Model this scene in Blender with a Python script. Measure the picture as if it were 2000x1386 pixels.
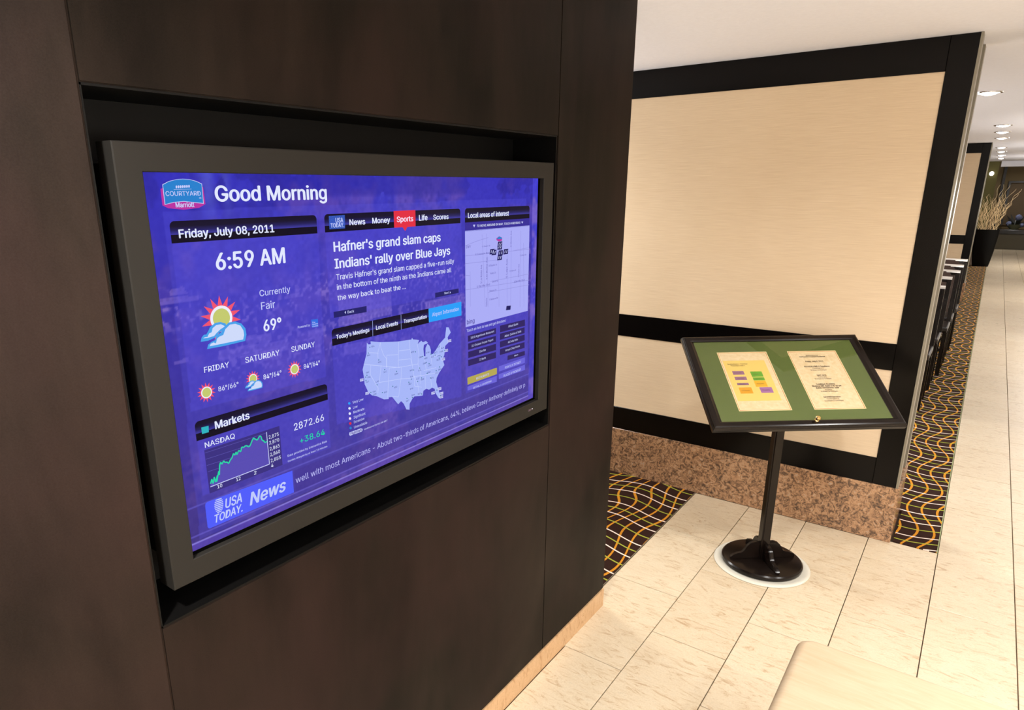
import bpy, bmesh, math, random
import numpy as np
from mathutils import Vector, Matrix
from math import sin, cos, pi, radians

# ------------------------------------------------------------------ camera, world, light, exposure
SC = bpy.context.scene
COL = SC.collection
for o in list(bpy.data.objects):
    bpy.data.objects.remove(o, do_unlink=True)
YAW, PITCH, ROLL = 0.655, -0.283, -0.0067
fwd = Vector((-sin(YAW) * cos(PITCH), cos(YAW) * cos(PITCH), sin(PITCH)))
rgt = Vector((cos(YAW), sin(YAW), 0.0))
upv = rgt.cross(fwd)
r2 = rgt * cos(ROLL) + upv * sin(ROLL)
u2 = upv * cos(ROLL) - rgt * sin(ROLL)
cam_d = bpy.data.cameras.new('camera')
cam = bpy.data.objects.new('camera', cam_d)
COL.objects.link(cam)
cam.matrix_world = Matrix(((r2.x, u2.x, -fwd.x, 1.1), (r2.y, u2.y, -fwd.y, 0.0), (r2.z, u2.z, -fwd.z, 1.783), (0, 0, 0, 1)))
cam_d.sensor_width = 36.0
cam_d.lens = 1317.15 / 2000 * 36
cam_d.shift_x = 97.58 / 2000
cam_d.shift_y = 59.92 / 2000
cam_d.clip_start = 0.02
cam_d.clip_end = 100
SC.camera = cam
SC.view_settings.view_transform = 'Standard'
SC.view_settings.look = 'None'
SC.view_settings.exposure = 0.0
SC.view_settings.gamma = 1.0
SC.view_settings.use_curve_mapping = False
world = bpy.data.worlds.new('world')
SC.world = world
world.use_nodes = True
bgn = world.node_tree.nodes['Background']
bgn.inputs[0].default_value = (1.0, 0.92, 0.84, 1)
bgn.inputs[1].default_value = 0.25

WARM = (1.0, 0.985, 0.955)
LAMP_POWER = 27.0
def downlight_lamp(x, y, z, power, spread=150, size=0.11, color=WARM):
    l = bpy.data.lights.new('downlight_lamp', 'AREA')
    l.shape = 'DISK'; l.size = size; l.energy = power; l.color = color
    l.spread = radians(spread)
    o = bpy.data.objects.new('downlight_lamp', l)
    o.location = (x, y, z)
    COL.objects.link(o)
    return o
CEIL = 2.411
VISIBLE_LIGHTS = [(0.93, 6.28), (1.02, 9.7), (1.015, 10.87), (1.012, 12.2), (1.01, 15.2), (1.01, 17.0), (1.01, 19.0), (1.01, 21.1)]
NEAR_LIGHTS = [(0.50, -0.10, 'C'), (1.35, 2.2, 'B'), (2.35, 0.6, 'B'), (2.35, 2.9, 'B'), (1.7, -1.6, 'B'), (2.6, 5.2, 'B'), (0.3, 4.9, 'G'), (-1.6, 3.2, 'G'), (2.6, 8.2, 'H'), (2.6, 12.0, 'H'), (-1.0, 8.0, 'H'), (-1.0, 11.5, 'H'), (2.5, 16.0, 'H'), (2.5, 20.5, 'H')]  # C is an added, unseen lamp that brightens the folded panel's top
FILL_POINTS = [(2.7, 0.8, 1.45, 'D'), (2.0, -1.6, 1.45, 'D'), (-1.9, 3.0, 1.45, 'E'), (2.7, 9.5, 1.45, 'F'), (2.7, 14.5, 1.45, 'F'), (2.7, 20.0, 1.45, 'F'), (-0.9, 6.5, 1.45, 'F')]  # unseen fill points, added to brighten ceiling and upper walls; no fixtures
def fill_point(x, y, z, power, radius=.22, color=WARM):
    l = bpy.data.lights.new('unseen_fill_light', 'POINT'); l.energy = power; l.color = color; l.shadow_soft_size = radius
    o = bpy.data.objects.new('unseen_fill_light', l); o.location = (x, y, z); COL.objects.link(o); return o
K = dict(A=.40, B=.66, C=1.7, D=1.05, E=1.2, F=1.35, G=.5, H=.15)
for (x, y) in VISIBLE_LIGHTS:
    downlight_lamp(x, y, CEIL - 0.012, 20 * K['A'])
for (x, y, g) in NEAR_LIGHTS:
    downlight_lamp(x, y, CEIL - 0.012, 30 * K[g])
for (x, y, z, g) in FILL_POINTS:
    fill_point(x, y, z, 60 * K[g])
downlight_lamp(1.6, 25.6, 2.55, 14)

# ------------------------------------------------------------------ helpers
def s2l(c):
    c = c / 255.0
    return c / 12.92 if c <= 0.04045 else ((c + 0.055) / 1.055) ** 2.4
def rgb(r, g, b):
    return (s2l(r), s2l(g), s2l(b), 1.0)

class NT:
    """small node helper"""
    def __init__(self, name, base=(0.5, 0.5, 0.5, 1), rough=0.5, metal=0.0, spec=0.5, coat=0.0, coat_rough=0.05):
        m = bpy.data.materials.new(name); m.use_nodes = True
        self.m = m; self.t = m.node_tree; self.n = self.t.nodes; self.l = self.t.links
        self.b = self.n['Principled BSDF']
        self.b.inputs['Base Color'].default_value = base
        self.b.inputs['Roughness'].default_value = rough
        self.b.inputs['Metallic'].default_value = metal
        self.b.inputs['Specular IOR Level'].default_value = spec
        self.b.inputs['Coat Weight'].default_value = coat
        self.b.inputs['Coat Roughness'].default_value = coat_rough
    def new(self, kind, **kw):
        n = self.n.new(kind)
        for k, v in kw.items():
            setattr(n, k, v)
        return n
    def link(self, a, b): self.l.new(a, b)
    def pos(self, scale=(1, 1, 1), offset=(0, 0, 0), rnd=0.0, objspace=False):
        if objspace:
            src = self.new('ShaderNodeTexCoord').outputs['Object']
        else:
            src = self.new('ShaderNodeNewGeometry').outputs['Position']
        if rnd:
            oi = self.new('ShaderNodeObjectInfo')
            mul = self.new('ShaderNodeVectorMath', operation='MULTIPLY_ADD')
            self.link(oi.outputs['Random'], mul.inputs[0]); mul.inputs[1].default_value = (rnd, rnd * 1.7, rnd * .6)
            self.link(src, mul.inputs[2]); src = mul.outputs[0]
        mp = self.new('ShaderNodeMapping')
        mp.inputs['Scale'].default_value = scale; mp.inputs['Location'].default_value = offset
        self.link(src, mp.inputs[0])
        return mp.outputs[0]
    def noise(self, vec, scale, detail=4, rough=0.55, dist=0.0):
        n = self.new('ShaderNodeTexNoise')
        n.inputs['Scale'].default_value = scale; n.inputs['Detail'].default_value = detail
        n.inputs['Roughness'].default_value = rough; n.inputs['Distortion'].default_value = dist
        self.link(vec, n.inputs['Vector'])
        return n.outputs['Fac']
    def ramp(self, fac, stops, interp='LINEAR'):
        r = self.new('ShaderNodeValToRGB'); r.color_ramp.interpolation = interp
        e = r.color_ramp.elements
        e[0].position, e[0].color = stops[0]; e[1].position, e[1].color = stops[-1]
        for p, c in stops[1:-1]:
            k = e.new(p); k.color = c
        self.link(fac, r.inputs[0])
        return r.outputs[0]
    def mix(self, fac, a, b, mode='MIX'):
        n = self.new('ShaderNodeMix', data_type='RGBA', blend_type=mode)
        for idx, v in ((0, fac), (6, a), (7, b)):
            if hasattr(v, 'links') or hasattr(v, 'is_linked'): self.link(v, n.inputs[idx])
            else: n.inputs[idx].default_value = v
        return n.outputs[2]
    def math(self, op, a, b=0.0, c=0.0):
        n = self.new('ShaderNodeMath', operation=op)
        for i, v in enumerate((a, b, c)):
            if hasattr(v, 'is_linked'): self.link(v, n.inputs[i])
            else: n.inputs[i].default_value = v
        return n.outputs[0]
    def color(self, s): self.link(s, self.b.inputs['Base Color'])
    def rough(self, s): self.link(s, self.b.inputs['Roughness'])
    def bump(self, h, strength=0.2, dist=0.002):
        n = self.new('ShaderNodeBump'); n.inputs['Strength'].default_value = strength; n.inputs['Distance'].default_value = dist
        self.link(h, n.inputs['Height']); self.link(n.outputs[0], self.b.inputs['Normal'])

def new_obj(name, mesh, mat=None, parent=None, loc=None):
    o = bpy.data.objects.new(name, mesh); COL.objects.link(o)
    if mat is not None and len(mesh.materials) == 0: mesh.materials.append(mat)
    if parent is not None: o.parent = parent
    if loc is not None: o.location = loc
    return o
def obj(name, bm, mat=None, parent=None, smooth=False, loc=None, angle=35):
    me = bpy.data.meshes.new(name); bm.to_mesh(me); bm.free()
    if smooth:
        me.shade_smooth()
        try: me.set_sharp_from_angle(angle=radians(angle))
        except Exception: pass
    return new_obj(name, me, mat, parent, loc)
def tag(o, label=None, cat=None, group=None, kind=None):
    if label: o['label'] = label
    if cat: o['category'] = cat
    if group: o['group'] = group
    if kind: o['kind'] = kind
    return o
def empty(name, loc=(0, 0, 0), rz=0.0):
    o = bpy.data.objects.new(name, None); o.empty_display_size = 0.1
    o.location = loc; o.rotation_euler = (0, 0, rz); COL.objects.link(o)
    return o
def box(bm, x0, x1, y0, y1, z0, z1, mtx=None):
    vs = [bm.verts.new(Vector(p)) for p in ((x0, y0, z0), (x1, y0, z0), (x1, y1, z0), (x0, y1, z0), (x0, y0, z1), (x1, y0, z1), (x1, y1, z1), (x0, y1, z1))]
    for f in ((0, 3, 2, 1), (4, 5, 6, 7), (0, 1, 5, 4), (1, 2, 6, 5), (2, 3, 7, 6), (3, 0, 4, 7)):
        bm.faces.new([vs[i] for i in f])
    if mtx is not None: bmesh.ops.transform(bm, matrix=mtx, verts=vs)
    return vs
def bbox(x0, x1, y0, y1, z0, z1, bev=0.0, seg=2):
    bm = bmesh.new(); box(bm, x0, x1, y0, y1, z0, z1)
    if bev > 0: bmesh.ops.bevel(bm, geom=bm.edges[:] , offset=bev, segments=seg, profile=0.5, affect='EDGES')
    return bm
def lathe(prof, seg=48):
    bm = bmesh.new(); rings = []
    for r, z in prof:
        if r < 1e-6: rings.append([bm.verts.new((0, 0, z))])
        else: rings.append([bm.verts.new((r * cos(2 * pi * k / seg), r * sin(2 * pi * k / seg), z)) for k in range(seg)])
    for a, b in zip(rings[:-1], rings[1:]):
        for k in range(seg):
            k2 = (k + 1) % seg
            if len(a) == 1 and len(b) == 1: continue
            if len(a) == 1: bm.faces.new((a[0], b[k2], b[k]))
            elif len(b) == 1: bm.faces.new((a[k], a[k2], b[0]))
            else: bm.faces.new((a[k], a[k2], b[k2], b[k]))
    bmesh.ops.recalc_face_normals(bm, faces=bm.faces[:])
    return bm
def prism(pts, d0, d1, axis='y'):
    """extrude a 2D outline (a,b) between d0 and d1 along an axis"""
    bm = bmesh.new()
    def P(a, b, d):
        return {'y': (a, d, b), 'x': (d, a, b), 'z': (a, b, d)}[axis]
    A = [bm.verts.new(P(a, b, d0)) for a, b in pts]; B = [bm.verts.new(P(a, b, d1)) for a, b in pts]
    bm.faces.new(A); bm.faces.new(B[::-1])
    n = len(pts)
    for i in range(n):
        j = (i + 1) % n; bm.faces.new((A[j], A[i], B[i], B[j]))
    bmesh.ops.recalc_face_normals(bm, faces=bm.faces[:])
    return bm
def tube_path(bm, pts, radii, seg=6):
    rings = []
    n = len(pts)
    for i in range(n):
        t = (Vector(pts[min(i + 1, n - 1)]) - Vector(pts[max(i - 1, 0)])).normalized()
        a = t.cross(Vector((0.3, 1, 0.2))).normalized(); b = t.cross(a).normalized()
        rings.append([bm.verts.new(Vector(pts[i]) + (a * cos(2 * pi * k / seg) + b * sin(2 * pi * k / seg)) * radii[i]) for k in range(seg)])
    for A, B in zip(rings[:-1], rings[1:]):
        for k in range(seg):
            bm.faces.new((A[k], A[(k + 1) % seg], B[(k + 1) % seg], B[k]))
    bm.faces.new(rings[0][::-1]); bm.faces.new(rings[-1])

# ------------------------------------------------------------------ materials
def mat_plain(name, c, rough=0.5, metal=0.0, spec=0.5, coat=0.0):
    return NT(name, c, rough, metal, spec, coat).m
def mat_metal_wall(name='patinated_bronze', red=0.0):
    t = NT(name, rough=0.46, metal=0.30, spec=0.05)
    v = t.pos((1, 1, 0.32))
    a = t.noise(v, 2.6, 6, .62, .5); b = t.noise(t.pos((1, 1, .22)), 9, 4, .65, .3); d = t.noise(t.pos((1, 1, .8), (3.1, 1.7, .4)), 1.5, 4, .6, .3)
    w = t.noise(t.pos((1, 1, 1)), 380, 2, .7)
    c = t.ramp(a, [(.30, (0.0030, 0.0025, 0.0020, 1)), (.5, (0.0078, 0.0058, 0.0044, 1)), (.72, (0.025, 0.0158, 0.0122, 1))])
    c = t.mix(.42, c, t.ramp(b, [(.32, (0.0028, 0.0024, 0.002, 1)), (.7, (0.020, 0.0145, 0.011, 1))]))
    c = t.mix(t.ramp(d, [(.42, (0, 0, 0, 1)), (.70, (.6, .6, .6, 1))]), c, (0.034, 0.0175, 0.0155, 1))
    if red: c = t.mix(red, c, (0.062, 0.036, 0.031, 1))  # lighter reddish tint stands in for stronger light on the folded panel
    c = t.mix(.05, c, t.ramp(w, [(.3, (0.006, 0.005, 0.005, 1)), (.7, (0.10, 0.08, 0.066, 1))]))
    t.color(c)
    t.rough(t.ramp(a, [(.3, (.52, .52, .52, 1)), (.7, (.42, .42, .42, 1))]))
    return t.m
def mat_tile():
    t = NT('cream_limestone_tile', rough=0.28, spec=0.45)
    v = t.pos((1.0, 3.0, 1), rnd=37.0)
    a = t.noise(v, 2.6, 8, .62, 1.2); b = t.noise(v, 9, 8, .7, 2.0); g = t.noise(t.pos((1, 1, 1)), 160, 3, .6)
    c = t.ramp(a, [(.32, rgb(202, 182, 152)), (.5, rgb(212, 196, 168)), (.7, rgb(220, 206, 182))])
    c = t.mix(.72, c, t.ramp(b, [(.34, rgb(168, 134, 96)), (.46, rgb(210, 192, 163)), (.7, rgb(221, 208, 184))]))
    c = t.mix(.12, c, t.ramp(g, [(.3, rgb(160, 130, 95)), (.7, rgb(250, 238, 215))]))
    oi = t.new('ShaderNodeObjectInfo')
    c = t.mix(1.0, c, t.ramp(oi.outputs['Random'], [(0, (.92, .90, .88, 1)), (1, (1.0, 1.0, 1.0, 1))]), 'MULTIPLY')
    t.color(c)
    t.rough(t.ramp(b, [(.3, (.38, .38, .38, 1)), (.7, (.24, .24, .24, 1))]))
    return t.m
def mat_carpet(name, yoff, mod):
    t = NT(name, rough=0.95, spec=0.1)
    sp = t.new('ShaderNodeSeparateXYZ'); t.link(t.pos(), sp.inputs[0]); x, y = sp.outputs[0], sp.outputs[1]
    M = t.math
    # white and green threads that run across the corridor
    wave = M('MULTIPLY', M('COSINE', M('ADD', M('MULTIPLY', M('ADD', x, .33), 2 * pi / .54), M('MULTIPLY', M('SINE', M('MULTIPLY', y, 2.1)), .35))), .034)
    yy = M('SUBTRACT', M('SUBTRACT', y, wave), yoff)
    fr = M('FRACT', M('MULTIPLY', yy, 1 / .33))
    def line(f, c, half):   # periodic distance below half width
        d = M('ABSOLUTE', M('SUBTRACT', f, c)); d = M('MINIMUM', d, M('SUBTRACT', 1.0, d))
        return M('LESS_THAN', d, half)
    white = M('MAXIMUM', line(fr, .37, .0150), line(fr, .942, .0150))
    green = M('MAXIMUM', line(fr, .16, .0145), line(fr, .67, .0145))
    # orange bands that run along the corridor
    ph = M('MULTIPLY', M('SINE', M('ADD', M('MULTIPLY', x, 2 * pi / .62), .5)), mod)
    amp = M('ADD', .034, M('MULTIPLY', M('SINE', M('MULTIPLY', x, 13.0)), .007))
    xo = M('ADD', x, M('MULTIPLY', M('COSINE', M('ADD', M('MULTIPLY', M('SUBTRACT', y, 3.72), 2 * pi / .65), ph)), amp))
    orange = line(M('FRACT', M('MULTIPLY', xo, 1 / .075)), .5, .074)
    fuzz = t.noise(t.pos(), 700, 2, .6)
    base = t.mix(fuzz, rgb(34, 20, 16), rgb(62, 38, 30))
    c = t.mix(orange, base, rgb(208, 140, 40)); c = t.mix(green, c, rgb(168, 172, 66)); c = t.mix(white, c, rgb(244, 224, 212))
    t.color(c); t.bump(fuzz, .5, .003)
    return t.m
def mat_granite():
    t = NT('speckled_granite', rough=0.22, spec=0.5)
    v = t.pos()
    a = t.noise(v, 7, 6, .65, 1.5); b = t.noise(v, 34, 6, .75, 1.4); g = t.noise(v, 110, 3, .7)
    c = t.ramp(a, [(.3, rgb(92, 72, 58)), (.5, rgb(156, 118, 88)), (.7, rgb(192, 146, 108))])
    c = t.mix(.78, c, t.ramp(b, [(.40, rgb(46, 38, 32)), (.46, rgb(122, 94, 72)), (.53, rgb(176, 134, 98)), (.60, rgb(192, 152, 116)), (.66, rgb(178, 168, 154))]))
    c = t.mix(t.ramp(g, [(.60, (0, 0, 0, 1)), (.66, (1, 1, 1, 1))]), c, rgb(74, 62, 54))
    t.color(c); return t.m
def mat_fabric():
    t = NT('woven_beige_wallcovering', rough=0.75, spec=0.2)
    v = t.pos((5.0, 5.0, 420)); a = t.noise(v, 1.6, 3, .6); b = t.noise(t.pos((1, 1, 1)), 2.0, 2)
    c = t.ramp(a, [(.3, rgb(208, 184, 152)), (.7, rgb(226, 205, 174))])
    c = t.mix(.15, c, t.ramp(b, [(.3, rgb(200, 174, 146)), (.7, rgb(228, 206, 182))]))
    t.color(c); t.bump(a, .15, .001); return t.m
def mat_dark_wood(name='espresso_stained_wood', rough=.20, base=(0.005, 0.003, 0.0024, 1), hi=(0.010, 0.006, 0.0045, 1), spec=.28, coat=0.0):
    t = NT(name, rough=rough, spec=spec, coat=coat)
    a = t.noise(t.pos((30, 30, 2)), 2.0, 4, .6); t.color(t.ramp(a, [(.3, base), (.7, hi)])); return t.m
def mat_ceiling():
    t = NT('painted_ceiling', rough=.9, spec=.1)
    a = t.noise(t.pos(), 60, 3); t.color(t.ramp(a, [(.3, rgb(236, 238, 249)), (.7, rgb(240, 242, 253))])); return t.m
def mat_emit(name, c, strength=1.0, rough=.12):
    t = NT(name, (0.0, 0.0, 0.0, 1), rough, 0, .08)
    t.b.inputs['Emission Color'].default_value = c; t.b.inputs['Emission Strength'].default_value = strength
    return t.m
M_METAL = mat_metal_wall(); M_METAL_LIT = mat_metal_wall('lit_patinated_bronze', .08); M_TILE = mat_tile(); M_GRAN = mat_granite(); M_FAB = mat_fabric(); M_WOOD = mat_dark_wood()
M_CEIL = mat_ceiling()
M_FRAME = mat_dark_wood('black_brown_lacquered_frame', .22, (0.0016, 0.0012, 0.0011, 1), (0.0028, 0.0020, 0.0018, 1), .18)
M_SIDE = mat_plain('dark_brown_edge', (0.02, 0.012, 0.009, 1), .6, 0, .1)
M_HIGHLIGHT = mat_plain('pale_highlight_edge', (.26, .235, .18, 1), .4, .35)
M_BLACK = mat_plain('matt_black_liner', (.0018, .0017, .0016, 1), .6, 0, .2)
M_BEZEL = NT('graphite_bezel', (.017, .0155, .0135, 1), .42, 0, .12).m
M_GROUT = mat_plain('tile_grout', rgb(84, 66, 50), .9)
M_PLINTH = mat_tile(); M_PLINTH.name = 'terracotta_cream_base_tile'
_n = M_PLINTH.node_tree; _b = _n.nodes['Principled BSDF']; _src = _b.inputs['Base Color'].links[0].from_socket
_mx = _n.nodes.new('ShaderNodeMix'); _mx.data_type = 'RGBA'; _mx.blend_type = 'MULTIPLY'; _mx.inputs[0].default_value = 1
_n.links.new(_src, _mx.inputs[6]); _mx.inputs[7].default_value = (.98, .76, .58, 1); _n.links.new(_mx.outputs[2], _b.inputs['Base Color'])
M_WALLP = mat_plain('warm_white_wall_paint', rgb(214, 200, 180), .85)
M_BRASS = mat_plain('polished_brass', (.95, .68, .28, 1), .16, 1.0)
M_CHROME = mat_plain('chrome', (.8, .8, .8, 1), .12, 1.0)
SCREEN_TEXT=[
('Good Morning', 0.1283, 0.6444, 0.2628, 0.0266, 'W', 1, 0, 0.0001),
('COURTYARD', 0.0354, 0.6548, 0.0653, 0.0075, 'P', 0, 0, 0.0016),
('Marriott', 0.0509, 0.6358, 0.035, 0.0078, 'P', 1, 0, 0.0015),
('®', 0.0965, 0.649, 0.0047, 0.0026, 'P', 0, 0, 0.0003),
('Friday, July 08, 2011', 0.0502, 0.5845, 0.2009, 0.0142, 'W', 1, 0, 0.0003),
('6:59 AM', 0.1154, 0.5236, 0.1568, 0.0299, 'W', 1, 0, 0.0011),
('Currently', 0.2036, 0.4644, 0.0747, 0.012, 'P', 0, 0, -0.0021),
('Fair', 0.2046, 0.4379, 0.0336, 0.0145, 'P', 0, 0, -0.001),
('69°', 0.2058, 0.3946, 0.0442, 0.0219, 'W', 1, 0, -0.0025),
('Powered by', 0.2902, 0.3867, 0.0324, 0.005, 'P', 0, 0, -0.0009),
('The', 0.3287, 0.3913, 0.0085, 0.0033, 'P', 0, 0, -0.0005),
('Weather', 0.3284, 0.3875, 0.0165, 0.0029, 'P', 0, 0, -0.0011),
('Channel', 0.3286, 0.3831, 0.016, 0.0031, 'P', 0, 0, -0.0008),
('FRIDAY', 0.0678, 0.3399, 0.0529, 0.0106, 'W', 0, 0, -0.0003),
('SATURDAY', 0.1572, 0.3401, 0.0815, 0.0112, 'W', 0, 0, -0.0005),
('SUNDAY', 0.2692, 0.3403, 0.0627, 0.0113, 'W', 0, 0, -0.0003),
('86°/66°', 0.0925, 0.2979, 0.0444, 0.0092, 'W', 0, 0, -0.0011),
('84°/64°', 0.195, 0.2983, 0.0445, 0.0097, 'W', 0, 0, -0.0006),
('84°/64°', 0.2978, 0.2983, 0.0447, 0.01, 'W', 0, 0, -0.001),
('Markets', 0.0768, 0.2268, 0.0775, 0.015, 'W', 1, 0, 0.0011),
('NASDAQ', 0.0513, 0.1967, 0.0653, 0.0105, 'W', 0, 0, -0.0016),
('2,875', 0.1946, 0.1712, 0.025, 0.0073, 'W', 0, 0, -0.0007),
('2,870', 0.1945, 0.1588, 0.025, 0.0073, 'W', 0, 0, -0.0008),
('2,865', 0.1943, 0.1454, 0.0251, 0.0074, 'W', 0, 0, -0.001),
('2,860', 0.1941, 0.1327, 0.0251, 0.0074, 'W', 0, 0, -0.0012),
('2,855', 0.1942, 0.1193, 0.0255, 0.0074, 'W', 0, 0, -0.0015),
('4', 0.1938, 0.1083, 0.0058, 0.0075, 'W', 0, 0, -0.0003),
('2', 0.1516, 0.1064, 0.0058, 0.0073, 'W', 0, 0, -0.0006),
('12', 0.1093, 0.1073, 0.0103, 0.0071, 'W', 0, 0, -0.0008),
('10', 0.067, 0.1073, 0.0108, 0.007, 'W', 0, 0, -0.0009),
('2872.66', 0.2597, 0.1701, 0.0835, 0.0153, 'W', 0, 0, -0.0023),
('+38.64', 0.2726, 0.1368, 0.0705, 0.0135, 'G', 0, 0, -0.0029),
('Data provided by Interactive Data', 0.2374, 0.1172, 0.1102, 0.0048, 'P', 0, 0, -0.0029),
('Quotes delayed by at least 15 minutes', 0.2369, 0.1054, 0.1108, 0.0042, 'P', 0, 0, -0.0027),
('USA', 0.0792, 0.0601, 0.0383, 0.0194, 'L', 1, 1, -0.0021),
('TODAY.', 0.0535, 0.0392, 0.063, 0.0161, 'L', 1, 1, -0.0025),
('News', 0.1341, 0.0445, 0.0929, 0.0268, 'L', 1, 1, -0.0037),
('well with most Americans - About two-thirds of Americans, 64%, believe Casey Anthony definitely or p', 0.253, 0.0504, 0.9293, 0.0138, 'V', 0, 0, -0.0011),
('USA', 0.4109, 0.596, 0.0221, 0.0095, 'L', 1, 0, 0.001),
('TODAY.', 0.3964, 0.5861, 0.0387, 0.0087, 'L', 1, 0, 0.0004),
('News', 0.4507, 0.589, 0.0483, 0.012, 'W', 1, 0, -0.0002),
('Money', 0.5209, 0.5896, 0.0585, 0.0121, 'W', 1, 0, 0.0005),
('Sports', 0.602, 0.5896, 0.0582, 0.0121, 'S', 1, 0, 0.0005),
('Life', 0.6813, 0.5899, 0.0324, 0.013, 'W', 1, 0, 0.0009),
('Scores', 0.7357, 0.5897, 0.0614, 0.012, 'W', 1, 0, 0.0005),
("Hafner's grand slam caps", 0.4009, 0.5357, 0.3628, 0.0204, 'W', 1, 0, 0.0023),
("Indians' rally over Blue Jays", 0.401, 0.4998, 0.4012, 0.0203, 'W', 1, 0, -0.0013),
("Travis Hafner's grand slam capped a five-run rally", 0.4035, 0.475, 0.4144, 0.0122, 'W', 0, 0, 0.0019),
('in the bottom of the ninth as the Indians came all', 0.4039, 0.4535, 0.4021, 0.0116, 'W', 0, 0, 0.0014),
('the way back to beat the ...', 0.4038, 0.4305, 0.2226, 0.0112, 'W', 0, 0, -0.0008),
('Back', 0.4312, 0.398, 0.0201, 0.0058, 'P', 0, 0, 0.0002),
('Next', 0.7759, 0.3984, 0.0175, 0.0058, 'P', 0, 0, -0.0002),
("Today's Meetings", 0.3933, 0.3458, 0.1031, 0.0092, 'W', 1, 0, 0.0001),
('Local Events', 0.5182, 0.346, 0.0763, 0.01, 'W', 1, 0, -0.0007),
('Transportation', 0.6152, 0.3465, 0.0873, 0.0092, 'W', 1, 0, 0.0001),
('Airport Information', 0.7243, 0.347, 0.1126, 0.0097, 'P', 0, 0, -0.0),
('Very Low', 0.4314, 0.186, 0.0351, 0.0062, 'P', 0, 0, -0.0014),
('Low', 0.4323, 0.1735, 0.0143, 0.0062, 'P', 0, 0, -0.0007),
('Moderate', 0.4322, 0.1618, 0.0356, 0.0063, 'P', 0, 0, -0.0011),
('Significant', 0.4325, 0.1492, 0.0381, 0.0063, 'P', 0, 0, -0.0012),
('Excessive', 0.4324, 0.1377, 0.0338, 0.0063, 'P', 0, 0, -0.0007),
('Unavailable', 0.4321, 0.125, 0.0431, 0.0063, 'P', 0, 0, -0.002),
('FlightStats', 0.4197, 0.1123, 0.0369, 0.0061, 'Q', 1, 0, -0.0013),
('Updated at 06:00 AM PDT', 0.4635, 0.1118, 0.0811, 0.0041, 'P', 0, 0, -0.0024),
('Local areas of interest', 0.8798, 0.5888, 0.1965, 0.0131, 'W', 1, 0, -0.0003),
('TO MOVE AROUND IN MAP, TOUCH AND DRAG', 0.9196, 0.5637, 0.2181, 0.0061, 'W', 0, 0, -0.0019),
('Touch an item to see and get directions', 0.8719, 0.281, 0.1934, 0.008, 'P', 0, 0, -0.0012),
('1810 Argentinean Restaurant', 0.8907, 0.2588, 0.1151, 0.0061, 'P', 0, 0, -0.0013),
('21 Choices Frozen Yogurt', 0.8951, 0.2347, 0.1064, 0.0061, 'P', 0, 0, -0.002),
('35er Bar', 0.9312, 0.211, 0.0332, 0.006, 'P', 0, 0, -0.0006),
('72 North', 0.9307, 0.1869, 0.0329, 0.0063, 'P', 0, 0, -0.0009),
('Afloat Sushi', 1.0804, 0.2602, 0.0539, 0.0065, 'P', 0, 0, -0.0005),
('Akbar, Cuisine of India', 1.0609, 0.234, 0.0924, 0.0065, 'P', 0, 0, -0.0016),
('All India Cafe', 1.0795, 0.2118, 0.0547, 0.0061, 'P', 0, 0, -0.001),
('Arroyo Chop House', 1.0659, 0.1889, 0.0805, 0.0061, 'P', 0, 0, -0.0024),
('Next', 1.1165, 0.163, 0.0211, 0.0051, 'P', 0, 0, -0.0005),
('RESTAURANTS', 0.9165, 0.134, 0.0641, 0.0064, 'P', 0, 0, -0.0018),
('RETAIL & SHOPPING', 0.9026, 0.1095, 0.0914, 0.0059, 'P', 0, 0, -0.0025),
('POINTS OF INTEREST', 1.0646, 0.1347, 0.0923, 0.007, 'P', 0, 0, -0.0033),
('PLACES OF WORSHIP', 1.0583, 0.1102, 0.0973, 0.0073, 'P', 0, 0, -0.0029),
('E Colorado Blvd', 0.9137, 0.4885, 0.0661, 0.0046, 'M', 0, 0, 0.0005),
('E Del Mar Blvd', 0.9205, 0.3988, 0.0624, 0.0058, 'M', 0, 0, 0.0002),
('E Del Mar Blvd', 1.109, 0.3918, 0.0582, 0.006, 'M', 0, 0, 0.0006),
('El Dayton St', 0.977, 0.452, 0.0404, 0.005, 'M', 0, 0, 0.0002),
('Valley St', 0.9832, 0.4298, 0.0289, 0.005, 'M', 0, 0, 0.0006),
('Bard St', 0.9954, 0.4051, 0.0293, 0.0051, 'M', 0, 0, 0.0006),
('E Green St', 0.9451, 0.5083, 0.0379, 0.0038, 'M', 0, 0, 0.0012),
('E Union St', 1.1392, 0.4683, 0.0346, 0.0046, 'M', 0, 0, 0.0005),
('Cordova St', 1.0837, 0.4271, 0.0342, 0.0045, 'M', 0, 0, 0.0005),
('Fillmore St', 0.9807, 0.3798, 0.035, 0.0051, 'M', 0, 0, -0.0004),
('E Bellevue Dr', 0.9814, 0.3555, 0.043, 0.0051, 'M', 0, 0, 0.0),
('EWY', 0.8713, 0.5102, 0.0208, 0.0071, 'M', 0, 0, 0.0036),
('bing', 0.8726, 0.3028, 0.0363, 0.0124, 'M', 1, 0, -0.0008),
('SEA', 0.5001, 0.307, 0.0103, 0.0037, 'D', 0, 0, -0.0002),
('PDX', 0.4855, 0.2884, 0.0102, 0.0037, 'D', 0, 0, -0.0003),
('BOI', 0.5207, 0.2646, 0.0106, 0.0038, 'D', 0, 0, -0.0004),
('SMF', 0.479, 0.2481, 0.0102, 0.0037, 'D', 0, 0, -0.0005),
('OAK', 0.4828, 0.2359, 0.0103, 0.0038, 'D', 0, 0, -0.0005),
('SJC', 0.4771, 0.2258, 0.0102, 0.0038, 'D', 0, 0, -0.0006),
('SNA', 0.4977, 0.1965, 0.0105, 0.0038, 'D', 0, 0, -0.0007),
('SAN', 0.4995, 0.1895, 0.0105, 0.0038, 'D', 0, 0, -0.0008),
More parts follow.
